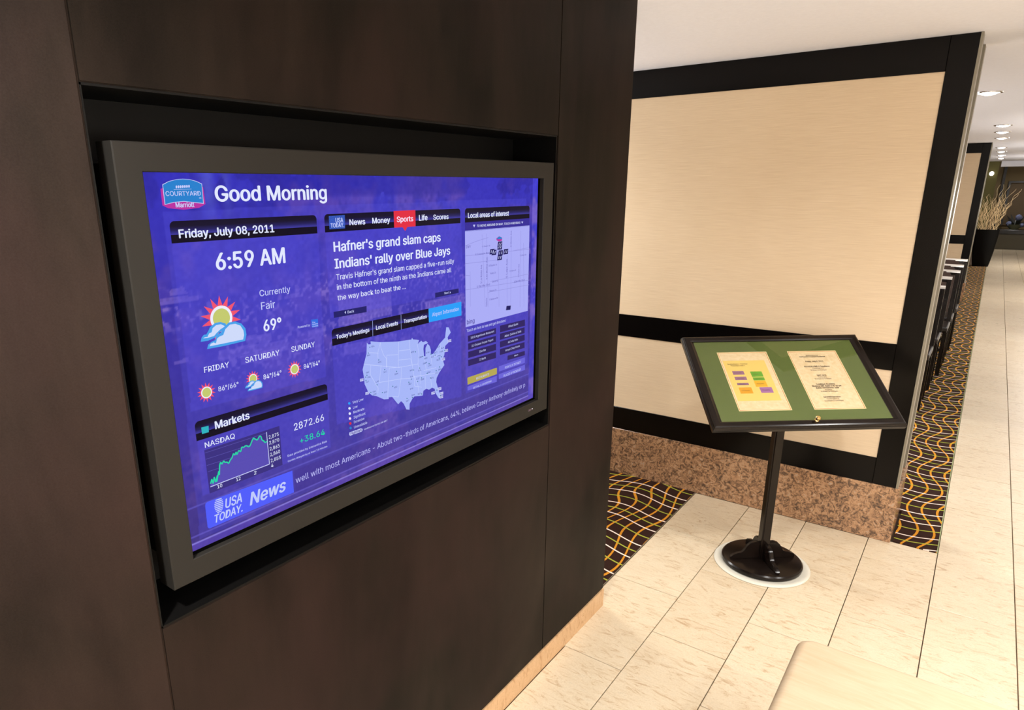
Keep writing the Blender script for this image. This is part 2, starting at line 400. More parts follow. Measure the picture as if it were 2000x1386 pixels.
('LAS', 0.5097, 0.2187, 0.0106, 0.0038, 'D', 0, 0, -0.0006),
('SLC', 0.5379, 0.2367, 0.0108, 0.0038, 'D', 0, 0, -0.0006),
('DEN', 0.577, 0.2228, 0.0113, 0.0039, 'D', 0, 0, -0.0006),
('PHX', 0.5368, 0.1856, 0.0109, 0.0039, 'D', 0, 0, -0.0008),
('ABQ', 0.572, 0.1898, 0.0113, 0.004, 'D', 0, 0, -0.0008),
('MSP', 0.6389, 0.2664, 0.0118, 0.004, 'D', 0, 0, -0.0004),
('MCI', 0.6325, 0.2202, 0.0118, 0.004, 'D', 0, 0, -0.0007),
('STL', 0.6642, 0.2128, 0.0122, 0.0041, 'D', 0, 0, -0.0007),
('TUL', 0.632, 0.2034, 0.0119, 0.0041, 'D', 0, 0, -0.0008),
('OKC', 0.6256, 0.1858, 0.0118, 0.0041, 'D', 0, 0, -0.0008),
('LIT', 0.6569, 0.1923, 0.0122, 0.0041, 'D', 0, 0, -0.0008),
('MEM', 0.6738, 0.1865, 0.0123, 0.0042, 'D', 0, 0, -0.0009),
('DFW', 0.6311, 0.1715, 0.0119, 0.0041, 'D', 0, 0, -0.0009),
('IAH', 0.6358, 0.1535, 0.012, 0.0041, 'D', 0, 0, -0.001),
('SAT', 0.6145, 0.1433, 0.0118, 0.0041, 'D', 0, 0, -0.0011),
('MSY', 0.6607, 0.1509, 0.0123, 0.0042, 'D', 0, 0, -0.0011),
('ORD', 0.6679, 0.2471, 0.0122, 0.0041, 'D', 0, 0, -0.0005),
('MDW', 0.6893, 0.2398, 0.0124, 0.0041, 'D', 0, 0, -0.0006),
('IND', 0.6837, 0.2274, 0.0124, 0.0041, 'D', 0, 0, -0.0006),
('CVG', 0.7042, 0.2175, 0.0126, 0.0042, 'D', 0, 0, -0.0007),
('BNA', 0.701, 0.2, 0.0126, 0.0042, 'D', 0, 0, -0.0008),
('ATL', 0.7137, 0.1815, 0.0128, 0.0042, 'D', 0, 0, -0.0009),
('CLT', 0.7327, 0.191, 0.013, 0.0043, 'D', 0, 0, -0.0009),
('RDU', 0.7458, 0.1978, 0.0131, 0.0043, 'D', 0, 0, -0.0008),
('DTW', 0.6978, 0.2533, 0.0125, 0.0041, 'D', 0, 0, -0.0005),
('CLE', 0.7163, 0.2385, 0.0127, 0.0042, 'D', 0, 0, -0.0006),
('PIT', 0.73, 0.2469, 0.0128, 0.0042, 'D', 0, 0, -0.0005),
('BUF', 0.7413, 0.261, 0.0129, 0.0042, 'D', 0, 0, -0.0005),
('ALB', 0.7572, 0.2546, 0.0131, 0.0042, 'D', 0, 0, -0.0005),
('EWR', 0.7528, 0.2456, 0.0131, 0.0042, 'D', 0, 0, -0.0006),
('PHL', 0.744, 0.236, 0.013, 0.0042, 'D', 0, 0, -0.0006),
('DCA', 0.7396, 0.2256, 0.013, 0.0042, 'D', 0, 0, -0.0007),
('SFO', 0.4601, 0.2349, 0.0094, 0.0037, 'Q', 0, 0, -0.0004),
('LAX', 0.475, 0.1983, 0.0096, 0.0038, 'Q', 0, 0, -0.0006),
('BOS', 0.7903, 0.269, 0.0126, 0.0043, 'Q', 0, 0, -0.0003),
('JFK', 0.776, 0.2449, 0.0125, 0.0043, 'Q', 0, 0, -0.0004),
('BWI', 0.7626, 0.2235, 0.0124, 0.0043, 'Q', 0, 0, -0.0005),
('TPA', 0.7173, 0.1396, 0.0121, 0.0043, 'Q', 0, 0, -0.0009),
('MCO', 0.7452, 0.1449, 0.0123, 0.0043, 'Q', 0, 0, -0.0009),
('FLL', 0.7529, 0.1296, 0.0124, 0.0044, 'Q', 0, 0, -0.001),
('MIA', 0.7519, 0.1199, 0.0124, 0.0044, 'Q', 0, 0, -0.0011),
('S Los Robles Ave', 0.9442, 0.4083, 0.0513, 0.009, 'M', 0, 2, 0),
('S El Molino Ave', 0.971, 0.4173, 0.0614, 0.009, 'M', 0, 2, 0),
('S Lake Ave', 1.072, 0.4111, 0.0549, 0.009, 'M', 0, 2, 0),
('S Hudson Ave', 1.1368, 0.4066, 0.0389, 0.008, 'M', 0, 2, 0),
('Pasadena Ave', 0.9702, 0.3403, 0.0241, 0.009, 'M', 0, 2, 0),
('N Mentor Ave', 1.0916, 0.4992, 0.0463, 0.007, 'M', 0, 2, 0),
]
SCREEN_SHAPES=[
('logo_backing','magenta',1,[(0.0281,0.6662),(0.032,0.6674),(0.1074,0.6691),(0.1085,0.6402),(0.0951,0.634),(0.0659,0.6316),(0.0376,0.6348),(0.0279,0.6396)]),
('logo_border','P',2,[(0.0322,0.6733),(0.0442,0.6786),(0.0588,0.6817),(0.0704,0.6825),(0.0839,0.6817),(0.0955,0.679),(0.1058,0.6747),(0.1051,0.6408),(0.0871,0.6428),(0.0676,0.6449),(0.0482,0.6437),(0.0319,0.6403)]),
('logo_shield','logoblue',3,[(0.0332,0.6727),(0.0447,0.678),(0.059,0.681),(0.0703,0.6819),(0.0834,0.681),(0.0946,0.6783),(0.1047,0.674),(0.104,0.6419),(0.0872,0.6438),(0.0677,0.6458),(0.0483,0.6447),(0.033,0.6413)]),
('logo_line','P',4,[(0.0513,0.6651),(0.0844,0.666),(0.0843,0.6655),(0.0512,0.6645)]),
('paper_logo_square','usab',2,[(0.3935,0.61),(0.4393,0.6109),(0.4381,0.5828),(0.3936,0.5829)]),
('weather_logo','twc',2,[(0.3273,0.3993),(0.3458,0.3987),(0.3454,0.3814),(0.328,0.3825)]),
('teal_square','teal',3,[(0.0489,0.2381),(0.0641,0.2375),(0.0631,0.2247),(0.0489,0.2253)]),
('news_block','newsb',2,[(0.0432,0.0881),(0.2472,0.0823),(0.2465,0.0312),(0.0411,0.0322),(0.0386,0.034),(0.0372,0.0373),(0.0375,0.0815),(0.0389,0.0864)]),
('sports_tab','red',3,[(0.5928,0.6149),(0.6693,0.6151),(0.669,0.5769),(0.6389,0.5766),(0.6307,0.5674),(0.6225,0.5767),(0.593,0.5771)]),
('map','mapc',2,[(0.4872,0.3209),(0.4927,0.3155),(0.4995,0.315),(0.4992,0.322),(0.5317,0.3141),(0.5949,0.3044),(0.6426,0.3011),(0.6447,0.305),(0.6493,0.2999),(0.6642,0.2967),(0.6714,0.2941),(0.6659,0.2851),(0.6802,0.2912),(0.6861,0.286),(0.6985,0.2873),(0.7058,0.2811),(0.7024,0.2795),(0.6901,0.2785),(0.6878,0.268),(0.6895,0.2486),(0.6948,0.2475),(0.696,0.2692),(0.7045,0.2786),(0.7127,0.2716),(0.7175,0.2596),(0.7165,0.2501),(0.7249,0.2471),(0.7378,0.2558),(0.753,0.2697),(0.7771,0.2822),(0.7826,0.3093),(0.7927,0.3076),(0.8016,0.2921),(0.7882,0.2817),(0.7903,0.2657),(0.777,0.2596),(0.7747,0.2459),(0.7724,0.2349),(0.7657,0.2249),(0.7722,0.2078),(0.75,0.191),(0.739,0.1791),(0.7367,0.1682),(0.7452,0.146),(0.7538,0.1249),(0.7515,0.1182),(0.744,0.123),(0.732,0.1405),(0.73,0.1511),(0.7193,0.1565),(0.7065,0.1538),(0.696,0.1592),(0.6835,0.1566),(0.6811,0.1444),(0.6688,0.1461),(0.6485,0.1502),(0.6403,0.1462),(0.6288,0.1352),(0.6276,0.1193),(0.6158,0.1233),(0.6066,0.1409),(0.5972,0.1502),(0.5862,0.1448),(0.5782,0.1537),(0.5656,0.169),(0.5534,0.1713),(0.5525,0.1669),(0.5361,0.1703),(0.5099,0.1855),(0.496,0.1903),(0.4844,0.2009),(0.4736,0.2238),(0.4722,0.2418),(0.4695,0.26),(0.4746,0.2726),(0.4842,0.2943)]),
('back_button','btn',2,[(0.3909,0.4069),(0.4918,0.4062),(0.4911,0.3924),(0.391,0.3937)]),
('back_arrow','P',3,[(0.4228,0.4013),(0.4269,0.4044),(0.4264,0.3976)]),
('next_button','btn',2,[(0.7388,0.4066),(0.8379,0.4064),(0.838,0.3945),(0.739,0.394)]),
('next_arrow','P',3,[(0.7996,0.4028),(0.8036,0.4007),(0.7996,0.3967)]),
('airport_tab','cyan',3,[(0.711,0.3693),(0.8492,0.3695),(0.8494,0.3313),(0.7116,0.3339)]),
('tab_divider','mapc',3,[(0.508,0.3698),(0.5091,0.3697),(0.5079,0.3325),(0.5069,0.3327)]),
('tab_divider','mapc',3,[(0.6061,0.3694),(0.6073,0.3692),(0.6064,0.3324),(0.6053,0.3326)]),
('place_button','btng',2,[(0.8782,0.2697),(1.0164,0.2696),(1.0169,0.2523),(0.8792,0.2524)]),
('place_button','btng',2,[(0.8792,0.2473),(1.0162,0.2458),(1.0168,0.2278),(0.8794,0.229)]),
('place_button','btng',2,[(0.8794,0.2234),(1.0169,0.2216),(1.0175,0.2026),(0.8796,0.2054)]),
('place_button','btng',2,[(0.8788,0.1997),(1.0168,0.1968),(1.0174,0.1783),(0.8798,0.182)]),
('place_button','btng',2,[(1.0375,0.2728),(1.1753,0.2702),(1.1764,0.2504),(1.0381,0.2527)]),
('place_button','btng',2,[(1.0383,0.2486),(1.1741,0.246),(1.1751,0.2272),(1.0375,0.23)]),
('place_button','btng',2,[(1.0377,0.2245),(1.1754,0.2224),(1.1764,0.2037),(1.0383,0.2063)]),
('place_button','btng',2,[(1.0385,0.2014),(1.1757,0.1982),(1.1767,0.1794),(1.0382,0.1829)]),
('place_button','btng',2,[(1.0801,0.1727),(1.1783,0.1691),(1.1791,0.1551),(1.0797,0.1588)]),
('restaurants_button','gold',2,[(0.8768,0.1491),(1.0206,0.1476),(1.023,0.1454),(1.0231,0.1272),(0.8762,0.1281),(0.8752,0.1469)]),
('category_button','lilac',2,[(0.8754,0.1225),(1.0224,0.1219),(1.023,0.1029),(0.8755,0.1106)]),
('category_button','lilac',2,[(1.0332,0.1491),(1.1795,0.1481),(1.1805,0.1296),(1.0338,0.1324)]),
('category_button','lilac',2,[(1.0326,0.1243),(1.1809,0.1237),(1.1819,0.106),(1.0331,0.1089)]),
('street_map','street',2,[(0.8675,0.5565),(1.1906,0.5564),(1.1908,0.2958),(0.8686,0.2956)]),
('map_arrow','P',3,[(0.9029,0.5705),(0.9134,0.5704),(0.9083,0.5631)]),
('map_arrow','P',3,[(1.1437,0.5692),(1.1543,0.5692),(1.1491,0.5632)]),
('map_marker','navy',4,[(1.0229,0.5184),(1.0445,0.5183),(1.043,0.5036),(1.0195,0.5035)]),
('map_marker_letter','P',5,[(1.0281,0.5151),(1.0305,0.5149),(1.0276,0.5073),(1.0252,0.5075)]),
('map_marker_letter','P',5,[(1.0375,0.5149),(1.0399,0.5147),(1.0362,0.5071),(1.0339,0.5073)]),
('map_marker','navy',4,[(1.0224,0.5105),(1.044,0.5103),(1.0426,0.4956),(1.019,0.4956)]),
('map_marker_letter','P',5,[(1.0276,0.5071),(1.0299,0.5069),(1.0271,0.4993),(1.0247,0.4995)]),
('map_marker_letter','P',5,[(1.037,0.5069),(1.0394,0.5067),(1.0357,0.4991),(1.0333,0.4993)]),
('map_marker','navy',4,[(0.994,0.4972),(1.0151,0.4969),(1.0136,0.4823),(0.9906,0.4824)]),
('map_marker_letter','P',5,[(0.999,0.4938),(1.0013,0.4936),(0.9985,0.4861),(0.9962,0.4863)]),
('map_marker_letter','P',5,[(1.0082,0.4935),(1.0106,0.4934),(1.0069,0.4859),(1.0046,0.486)]),
('map_marker','navy',4,[(0.9844,0.5002),(1.0053,0.5),(1.0039,0.4854),(0.981,0.4855)]),
('map_marker_letter','P',5,[(0.9894,0.4969),(0.9917,0.4967),(0.9888,0.4892),(0.9866,0.4894)]),
('map_marker_letter','P',5,[(0.9985,0.4966),(1.0009,0.4965),(0.9972,0.489),(0.9949,0.4891)]),
('map_marker','navy',4,[(1.0533,0.4952),(1.0755,0.495),(1.074,0.48),(1.0499,0.4801)]),
('map_marker_letter','P',5,[(1.0586,0.4918),(1.061,0.4916),(1.0581,0.4839),(1.0557,0.4841)]),
('map_marker_letter','P',5,[(1.0683,0.4915),(1.0707,0.4913),(1.067,0.4836),(1.0646,0.4838)]),
('map_marker','navy',4,[(1.0265,0.4933),(1.0482,0.493),(1.0468,0.4782),(1.0231,0.4783)]),
('map_marker_letter','P',5,[(1.0317,0.4898),(1.0341,0.4897),(1.0312,0.482),(1.0288,0.4822)]),
('map_marker_letter','P',5,[(1.0412,0.4896),(1.0436,0.4894),(1.0399,0.4818),(1.0375,0.482)]),
('map_marker','navy',4,[(1.0222,0.481),(1.0439,0.4806),(1.0424,0.4657),(1.0188,0.466)]),
('map_marker_letter','P',5,[(1.0274,0.4775),(1.0298,0.4773),(1.0269,0.4697),(1.0245,0.4699)]),
('map_marker_letter','P',5,[(1.0369,0.4772),(1.0393,0.477),(1.0356,0.4694),(1.0332,0.4696)]),
('map_marker','magenta',4,[(1.0137,0.5282),(1.0283,0.5334),(1.0433,0.5286),(1.0424,0.52),(1.0268,0.5188),(1.015,0.5228)]),
('map_marker','logoblue',5,[(1.0168,0.5285),(1.0283,0.5327),(1.0421,0.5287),(1.0423,0.5248),(1.0169,0.5255)]),
('map_marker','navy',4,[(1.0705,0.3277),(1.0935,0.3256),(1.0912,0.313),(1.0673,0.3148)]),
('flight_logo','P',2,[(0.4174,0.1193),(0.4543,0.1188),(0.4596,0.1162),(0.4593,0.1116),(0.4555,0.1101),(0.4185,0.1107),(0.4164,0.1139)]),
('airport_box','P',3,[(0.4593,0.2395),(0.4707,0.2389),(0.4704,0.2324),(0.459,0.233)]),
('airport_box','P',3,[(0.4746,0.2033),(0.4862,0.2025),(0.4859,0.1959),(0.4742,0.1967)]),
('airport_box','P',3,[(0.7881,0.2743),(0.8034,0.2739),(0.8033,0.2665),(0.7881,0.2669)]),
('airport_box','P',3,[(0.7738,0.2503),(0.7889,0.2497),(0.7889,0.2423),(0.7738,0.2429)]),
('airport_box','P',3,[(0.7605,0.2291),(0.7754,0.2283),(0.7754,0.2209),(0.7604,0.2217)]),
('airport_box','P',3,[(0.7157,0.1453),(0.7303,0.1441),(0.7302,0.1366),(0.7156,0.1379)]),
('airport_box','P',3,[(0.743,0.1508),(0.758,0.1496),(0.7579,0.1421),(0.7429,0.1433)]),
('airport_box','P',3,[(0.7508,0.1359),(0.7658,0.1346),(0.7658,0.1269),(0.7507,0.1283)]),
('airport_box','P',3,[(0.7498,0.1262),(0.7649,0.1248),(0.7648,0.1172),(0.7497,0.1186)]),
('state_border','mapl',3,[(0.5312,0.3143),(0.5206,0.2898),(0.5217,0.2893),(0.5323,0.3138)]),
('state_border','mapl',3,[(0.5205,0.2896),(0.5206,0.2769),(0.5218,0.2769),(0.5217,0.2896)]),
('state_border','mapl',3,[(0.4892,0.2964),(0.5234,0.288),(0.5237,0.2892),(0.4895,0.2976)]),
('state_border','mapl',3,[(0.5311,0.314),(0.5323,0.2999),(0.5335,0.3),(0.5323,0.3141)]),
('state_border','mapl',3,[(0.5323,0.2997),(0.5404,0.2804),(0.5415,0.2809),(0.5334,0.3002)]),
('state_border','mapl',3,[(0.5405,0.2802),(0.5491,0.2708),(0.5499,0.2716),(0.5414,0.281)]),
('state_border','mapl',3,[(0.5489,0.2712),(0.5479,0.2482),(0.5491,0.2481),(0.5501,0.2712)]),
('state_border','mapl',3,[(0.4743,0.2708),(0.5925,0.2382),(0.5928,0.2394),(0.4747,0.272)]),
('state_border','mapl',3,[(0.5943,0.3044),(0.5901,0.2392),(0.5913,0.2391),(0.5955,0.3044)]),
('state_border','mapl',3,[(0.5515,0.2774),(0.5918,0.2713),(0.592,0.2725),(0.5517,0.2786)]),
('state_border','mapl',3,[(0.551,0.278),(0.5497,0.2478),(0.5509,0.2478),(0.5522,0.278)]),
('state_border','mapl',3,[(0.4958,0.2662),(0.4928,0.2422),(0.494,0.2421),(0.4969,0.266)]),
('state_border','mapl',3,[(0.4929,0.2419),(0.5173,0.2028),(0.5183,0.2035),(0.4939,0.2425)]),
('state_border','mapl',3,[(0.5172,0.2033),(0.5149,0.1921),(0.5161,0.1919),(0.5184,0.203)]),
('state_border','mapl',3,[(0.5304,0.2577),(0.5213,0.2153),(0.5225,0.215),(0.5316,0.2574)]),
('state_border','mapl',3,[(0.5219,0.2159),(0.5991,0.2074),(0.5992,0.2086),(0.522,0.217)]),
('state_border','mapl',3,[(0.558,0.2456),(0.5484,0.1719),(0.5496,0.1717),(0.5592,0.2454)]),
('state_border','mapl',3,[(0.5592,0.244),(0.602,0.2375),(0.6022,0.2387),(0.5594,0.2452)]),
('state_border','mapl',3,[(0.6015,0.2382),(0.5986,0.2081),(0.5997,0.2079),(0.6027,0.238)]),
('state_border','mapl',3,[(0.599,0.2074),(0.6338,0.2009),(0.634,0.2021),(0.5993,0.2086)]),
('state_border','mapl',3,[(0.5986,0.2081),(0.5875,0.1635),(0.5886,0.1633),(0.5997,0.2079)]),
('state_border','mapl',3,[(0.5882,0.164),(0.5658,0.1709),(0.5654,0.1698),(0.5879,0.1628)]),
('state_border','mapl',3,[(0.594,0.28),(0.636,0.2759),(0.6361,0.2771),(0.5941,0.2812)]),
('state_border','mapl',3,[(0.5932,0.2571),(0.6373,0.2516),(0.6374,0.2528),(0.5933,0.2583)]),
('state_border','mapl',3,[(0.6368,0.252),(0.6422,0.2347),(0.6433,0.2351),(0.6379,0.2524)]),
('state_border','mapl',3,[(0.5918,0.2383),(0.6427,0.2343),(0.6428,0.2355),(0.5919,0.2395)]),
('state_border','mapl',3,[(0.6427,0.2343),(0.6646,0.2324),(0.6647,0.2336),(0.6428,0.2355)]),
('state_border','mapl',3,[(0.6343,0.3019),(0.6355,0.2765),(0.6367,0.2766),(0.6355,0.302)]),
('state_border','mapl',3,[(0.6355,0.2764),(0.6422,0.2348),(0.6434,0.235),(0.6367,0.2766)]),
('state_border','mapl',3,[(0.6422,0.2348),(0.6473,0.2023),(0.6485,0.2025),(0.6434,0.235)]),
('state_border','mapl',3,[(0.634,0.2009),(0.6499,0.2014),(0.6498,0.2026),(0.6339,0.2021)]),
('state_border','mapl',3,[(0.6493,0.202),(0.6486,0.1773),(0.6498,0.1773),(0.6505,0.202)]),
('state_border','mapl',3,[(0.649,0.1768),(0.6773,0.1673),(0.6777,0.1684),(0.6494,0.1779)]),
('state_border','mapl',3,[(0.6498,0.2014),(0.6761,0.1997),(0.6762,0.2009),(0.6499,0.2026)]),
('state_border','mapl',3,[(0.6653,0.2329),(0.6699,0.2579),(0.6687,0.2581),(0.6641,0.2331)]),
('state_border','mapl',3,[(0.6699,0.2581),(0.6646,0.2861),(0.6634,0.2859),(0.6687,0.2579)]),
('state_border','mapl',3,[(0.6641,0.2328),(0.6756,0.2001),(0.6767,0.2005),(0.6653,0.2332)]),
('state_border','mapl',3,[(0.6756,0.2004),(0.671,0.1778),(0.6721,0.1775),(0.6767,0.2001)]),
('state_border','mapl',3,[(0.6889,0.2484),(0.6964,0.2081),(0.6976,0.2083),(0.6901,0.2487)]),
('state_border','mapl',3,[(0.7158,0.2445),(0.7197,0.22),(0.7209,0.2202),(0.717,0.2447)]),
('state_border','mapl',3,[(0.6866,0.2099),(0.7372,0.2074),(0.7372,0.2086),(0.6867,0.2111)]),
('state_border','mapl',3,[(0.674,0.1987),(0.7391,0.1928),(0.7392,0.194),(0.6741,0.1999)]),
('state_border','mapl',3,[(0.6919,0.1938),(0.6913,0.1602),(0.6925,0.1602),(0.6931,0.1938)]),
('state_border','mapl',3,[(0.7129,0.1905),(0.7166,0.1583),(0.7178,0.1585),(0.7141,0.1906)]),
('state_border','mapl',3,[(0.7527,0.2422),(0.7226,0.2398),(0.7227,0.2386),(0.7528,0.241)]),
('state_border','mapl',3,[(0.7546,0.2692),(0.7587,0.2459),(0.7599,0.2461),(0.7558,0.2694)]),
('state_border','mapl',3,[(0.6494,0.2045),(0.6627,0.1738),(0.6638,0.1742),(0.6505,0.205)]),
('state_border','mapl',3,[(0.6627,0.1739),(0.6662,0.1507),(0.6674,0.1508),(0.6639,0.1741)]),
('airport_dot','dot',4,[(0.4937,0.3091),(0.4959,0.3104),(0.4978,0.3083),(0.4957,0.307)]),
('airport_dot','dot',4,[(0.4883,0.296),(0.4904,0.2973),(0.4924,0.2952),(0.4902,0.2939)]),
('airport_dot','dot',4,[(0.5214,0.2726),(0.5236,0.2739),(0.5256,0.2717),(0.5234,0.2704)]),
('airport_dot','dot',4,[(0.4759,0.2403),(0.478,0.2416),(0.4799,0.2394),(0.4778,0.2381)]),
('airport_dot','dot',4,[(0.4801,0.2439),(0.4822,0.2452),(0.4842,0.243),(0.4821,0.2417)]),
('airport_dot','dot',4,[(0.4761,0.2321),(0.4782,0.2334),(0.4801,0.2312),(0.478,0.2299)]),
('airport_dot','dot',4,[(0.4902,0.1994),(0.4924,0.2007),(0.4943,0.1984),(0.4922,0.1972)]),
('airport_dot','dot',4,[(0.5119,0.2131),(0.5141,0.2144),(0.5161,0.2121),(0.5139,0.2108)]),
('airport_dot','dot',4,[(0.5401,0.2448),(0.5423,0.2461),(0.5444,0.2439),(0.5421,0.2425)]),
('airport_dot','dot',4,[(0.5814,0.2314),(0.5837,0.2327),(0.5859,0.2304),(0.5836,0.2291)]),
('airport_dot','dot',4,[(0.5293,0.1894),(0.5316,0.1907),(0.5336,0.1883),(0.5314,0.187)]),
('airport_dot','dot',4,[(0.5663,0.1964),(0.5686,0.1977),(0.5707,0.1953),(0.5684,0.194)]),
('airport_dot','dot',4,[(0.6531,0.2671),(0.6556,0.2685),(0.6579,0.2662),(0.6555,0.2648)]),
('airport_dot','dot',4,[(0.6448,0.2212),(0.6472,0.2225),(0.6495,0.2201),(0.6471,0.2188)]),
('airport_dot','dot',4,[(0.6685,0.2213),(0.6709,0.2227),(0.6733,0.2202),(0.6708,0.2188)]),
('airport_dot','dot',4,[(0.6354,0.1992),(0.6379,0.2006),(0.6402,0.1981),(0.6378,0.1968)]),
('airport_dot','dot',4,[(0.6254,0.1933),(0.6278,0.1947),(0.6301,0.1922),(0.6277,0.1909)]),
('airport_dot','dot',4,[(0.6591,0.1875),(0.6616,0.1888),(0.664,0.1864),(0.6615,0.185)]),
('airport_dot','dot',4,[(0.6748,0.1936),(0.6773,0.195),(0.6797,0.1925),(0.6772,0.1911)]),
('airport_dot','dot',4,[(0.6372,0.1497),(0.6397,0.1511),(0.642,0.1485),(0.6396,0.1472)]),
('airport_dot','dot',4,[(0.6167,0.1521),(0.6191,0.1534),(0.6214,0.1509),(0.619,0.1496)]),
('airport_dot','dot',4,[(0.6738,0.1504),(0.6763,0.1518),(0.6787,0.1492),(0.6762,0.1479)]),
('airport_dot','dot',4,[(0.6809,0.2497),(0.6834,0.2511),(0.6858,0.2487),(0.6833,0.2473)]),
('airport_dot','dot',4,[(0.6949,0.2309),(0.6974,0.2323),(0.6999,0.2299),(0.6973,0.2285)]),
('airport_dot','dot',4,[(0.706,0.2253),(0.7086,0.2267),(0.7111,0.2242),(0.7085,0.2228)]),
('airport_dot','dot',4,[(0.6972,0.2012),(0.6998,0.2026),(0.7022,0.2001),(0.6997,0.1987)]),
('airport_dot','dot',4,[(0.7108,0.1855),(0.7134,0.1869),(0.7159,0.1843),(0.7133,0.1829)]),
('airport_dot','dot',4,[(0.7345,0.2001),(0.7371,0.2015),(0.7397,0.199),(0.7371,0.1975)]),
('airport_dot','dot',4,[(0.7489,0.2073),(0.7515,0.2087),(0.7541,0.2061),(0.7515,0.2047)]),
('airport_dot','dot',4,[(0.7148,0.2491),(0.7174,0.2505),(0.7199,0.2481),(0.7173,0.2466)]),
('airport_dot','dot',4,[(0.7317,0.243),(0.7342,0.2444),(0.7368,0.242),(0.7342,0.2405)]),
('airport_dot','dot',4,[(0.7479,0.2319),(0.7505,0.2333),(0.7531,0.2308),(0.7504,0.2294)]),
('airport_dot','dot',4,[(0.7566,0.2338),(0.7592,0.2353),(0.7618,0.2328),(0.7592,0.2313)]),
('airport_dot','dot',4,[(0.772,0.2478),(0.7747,0.2493),(0.7773,0.2468),(0.7747,0.2453)]),
('airport_dot','dot',4,[(0.736,0.1459),(0.7386,0.1473),(0.7412,0.1446),(0.7386,0.1432)]),
('airport_dot','dot',4,[(0.7511,0.127),(0.7538,0.1284),(0.7564,0.1257),(0.7537,0.1243)]),
('legend_dot','cyan',3,[(0.4256,0.1884),(0.4243,0.1865),(0.4215,0.1862),(0.4189,0.1879),(0.4179,0.1904),(0.4191,0.1924),(0.4219,0.1926),(0.4246,0.191)]),
('legend_dot','W',3,[(0.4255,0.1764),(0.4242,0.1744),(0.4214,0.1742),(0.4188,0.1758),(0.4178,0.1784),(0.419,0.1804),(0.4218,0.1806),(0.4245,0.1789)]),
('legend_dot','W',3,[(0.4254,0.1637),(0.4241,0.1617),(0.4213,0.1615),(0.4186,0.1632),(0.4177,0.1658),(0.4189,0.1678),(0.4217,0.168),(0.4244,0.1663)]),
('legend_dot','S',3,[(0.4253,0.1515),(0.424,0.1496),(0.4212,0.1494),(0.4185,0.1511),(0.4176,0.1537),(0.4188,0.1557),(0.4216,0.1559),(0.4243,0.1542)]),
('legend_dot','red',3,[(0.4252,0.1396),(0.424,0.1376),(0.4211,0.1374),(0.4185,0.1391),(0.4175,0.1418),(0.4187,0.1437),(0.4215,0.1439),(0.4242,0.1422)]),
('legend_dot','logoblue',3,[(0.4255,0.1279),(0.4242,0.1259),(0.4214,0.1258),(0.4187,0.1275),(0.4177,0.1302),(0.419,0.1322),(0.4218,0.1323),(0.4245,0.1306)]),
('street_line','streetl',3,[(0.8673,0.4896),(1.1905,0.4846),(1.1905,0.4861),(0.8673,0.4911)]),
('street_line','streetl',3,[(0.8675,0.469),(1.0227,0.4662),(1.0227,0.4677),(0.8675,0.4705)]),
('street_line','streetl',3,[(0.8886,0.447),(0.8897,0.35),(0.8912,0.35),(0.8901,0.447)]),
('street_line','streetl',3,[(0.9444,0.5427),(0.96,0.3402),(0.9615,0.3403),(0.9459,0.5428)]),
('street_line','streetl',3,[(0.9646,0.5437),(0.9753,0.3381),(0.9768,0.3382),(0.9661,0.5437)]),
('street_line','streetl',3,[(1.0204,0.5148),(1.0305,0.3304),(1.032,0.3305),(1.0218,0.5149)]),
('street_line','streetl',3,[(1.0692,0.4807),(1.0723,0.3246),(1.0738,0.3247),(1.0707,0.4808)]),
('street_line','streetl',3,[(0.8687,0.3981),(1.1939,0.3904),(1.1939,0.3919),(0.8688,0.3996)]),
('street_line','streetl',3,[(0.8672,0.5161),(0.9168,0.5251),(0.9165,0.5266),(0.867,0.5176)]),
('street_line','streetl',3,[(0.9167,0.5251),(0.975,0.5319),(0.9748,0.5334),(0.9166,0.5266)]),
('street_line','streetl',3,[(1.1025,0.4865),(1.188,0.4894),(1.1879,0.4909),(1.1024,0.488)]),
('street_line','streetl',3,[(0.975,0.3788),(1.1948,0.376),(1.1948,0.3775),(0.975,0.3803)]),
('street_line','streetl',3,[(1.1409,0.543),(1.1443,0.3147),(1.1458,0.3147),(1.1424,0.543)]),
('street_line','streetl',3,[(1.1579,0.5058),(1.1665,0.3116),(1.168,0.3116),(1.1594,0.5059)]),
('street_line','streetl',3,[(1.0908,0.5456),(1.0924,0.3219),(1.0939,0.3219),(1.0923,0.5456)]),
('street_line','streetl',3,[(0.8683,0.4379),(0.8894,0.4347),(0.8896,0.4362),(0.8685,0.4394)]),
('street_line','streetl',3,[(0.9857,0.4084),(1.1928,0.4095),(1.1928,0.411),(0.9857,0.4099)]),
('chart_background','chart',2,[(0.0495,0.1922),(0.2236,0.1911),(0.2234,0.1036),(0.0501,0.1029)]),
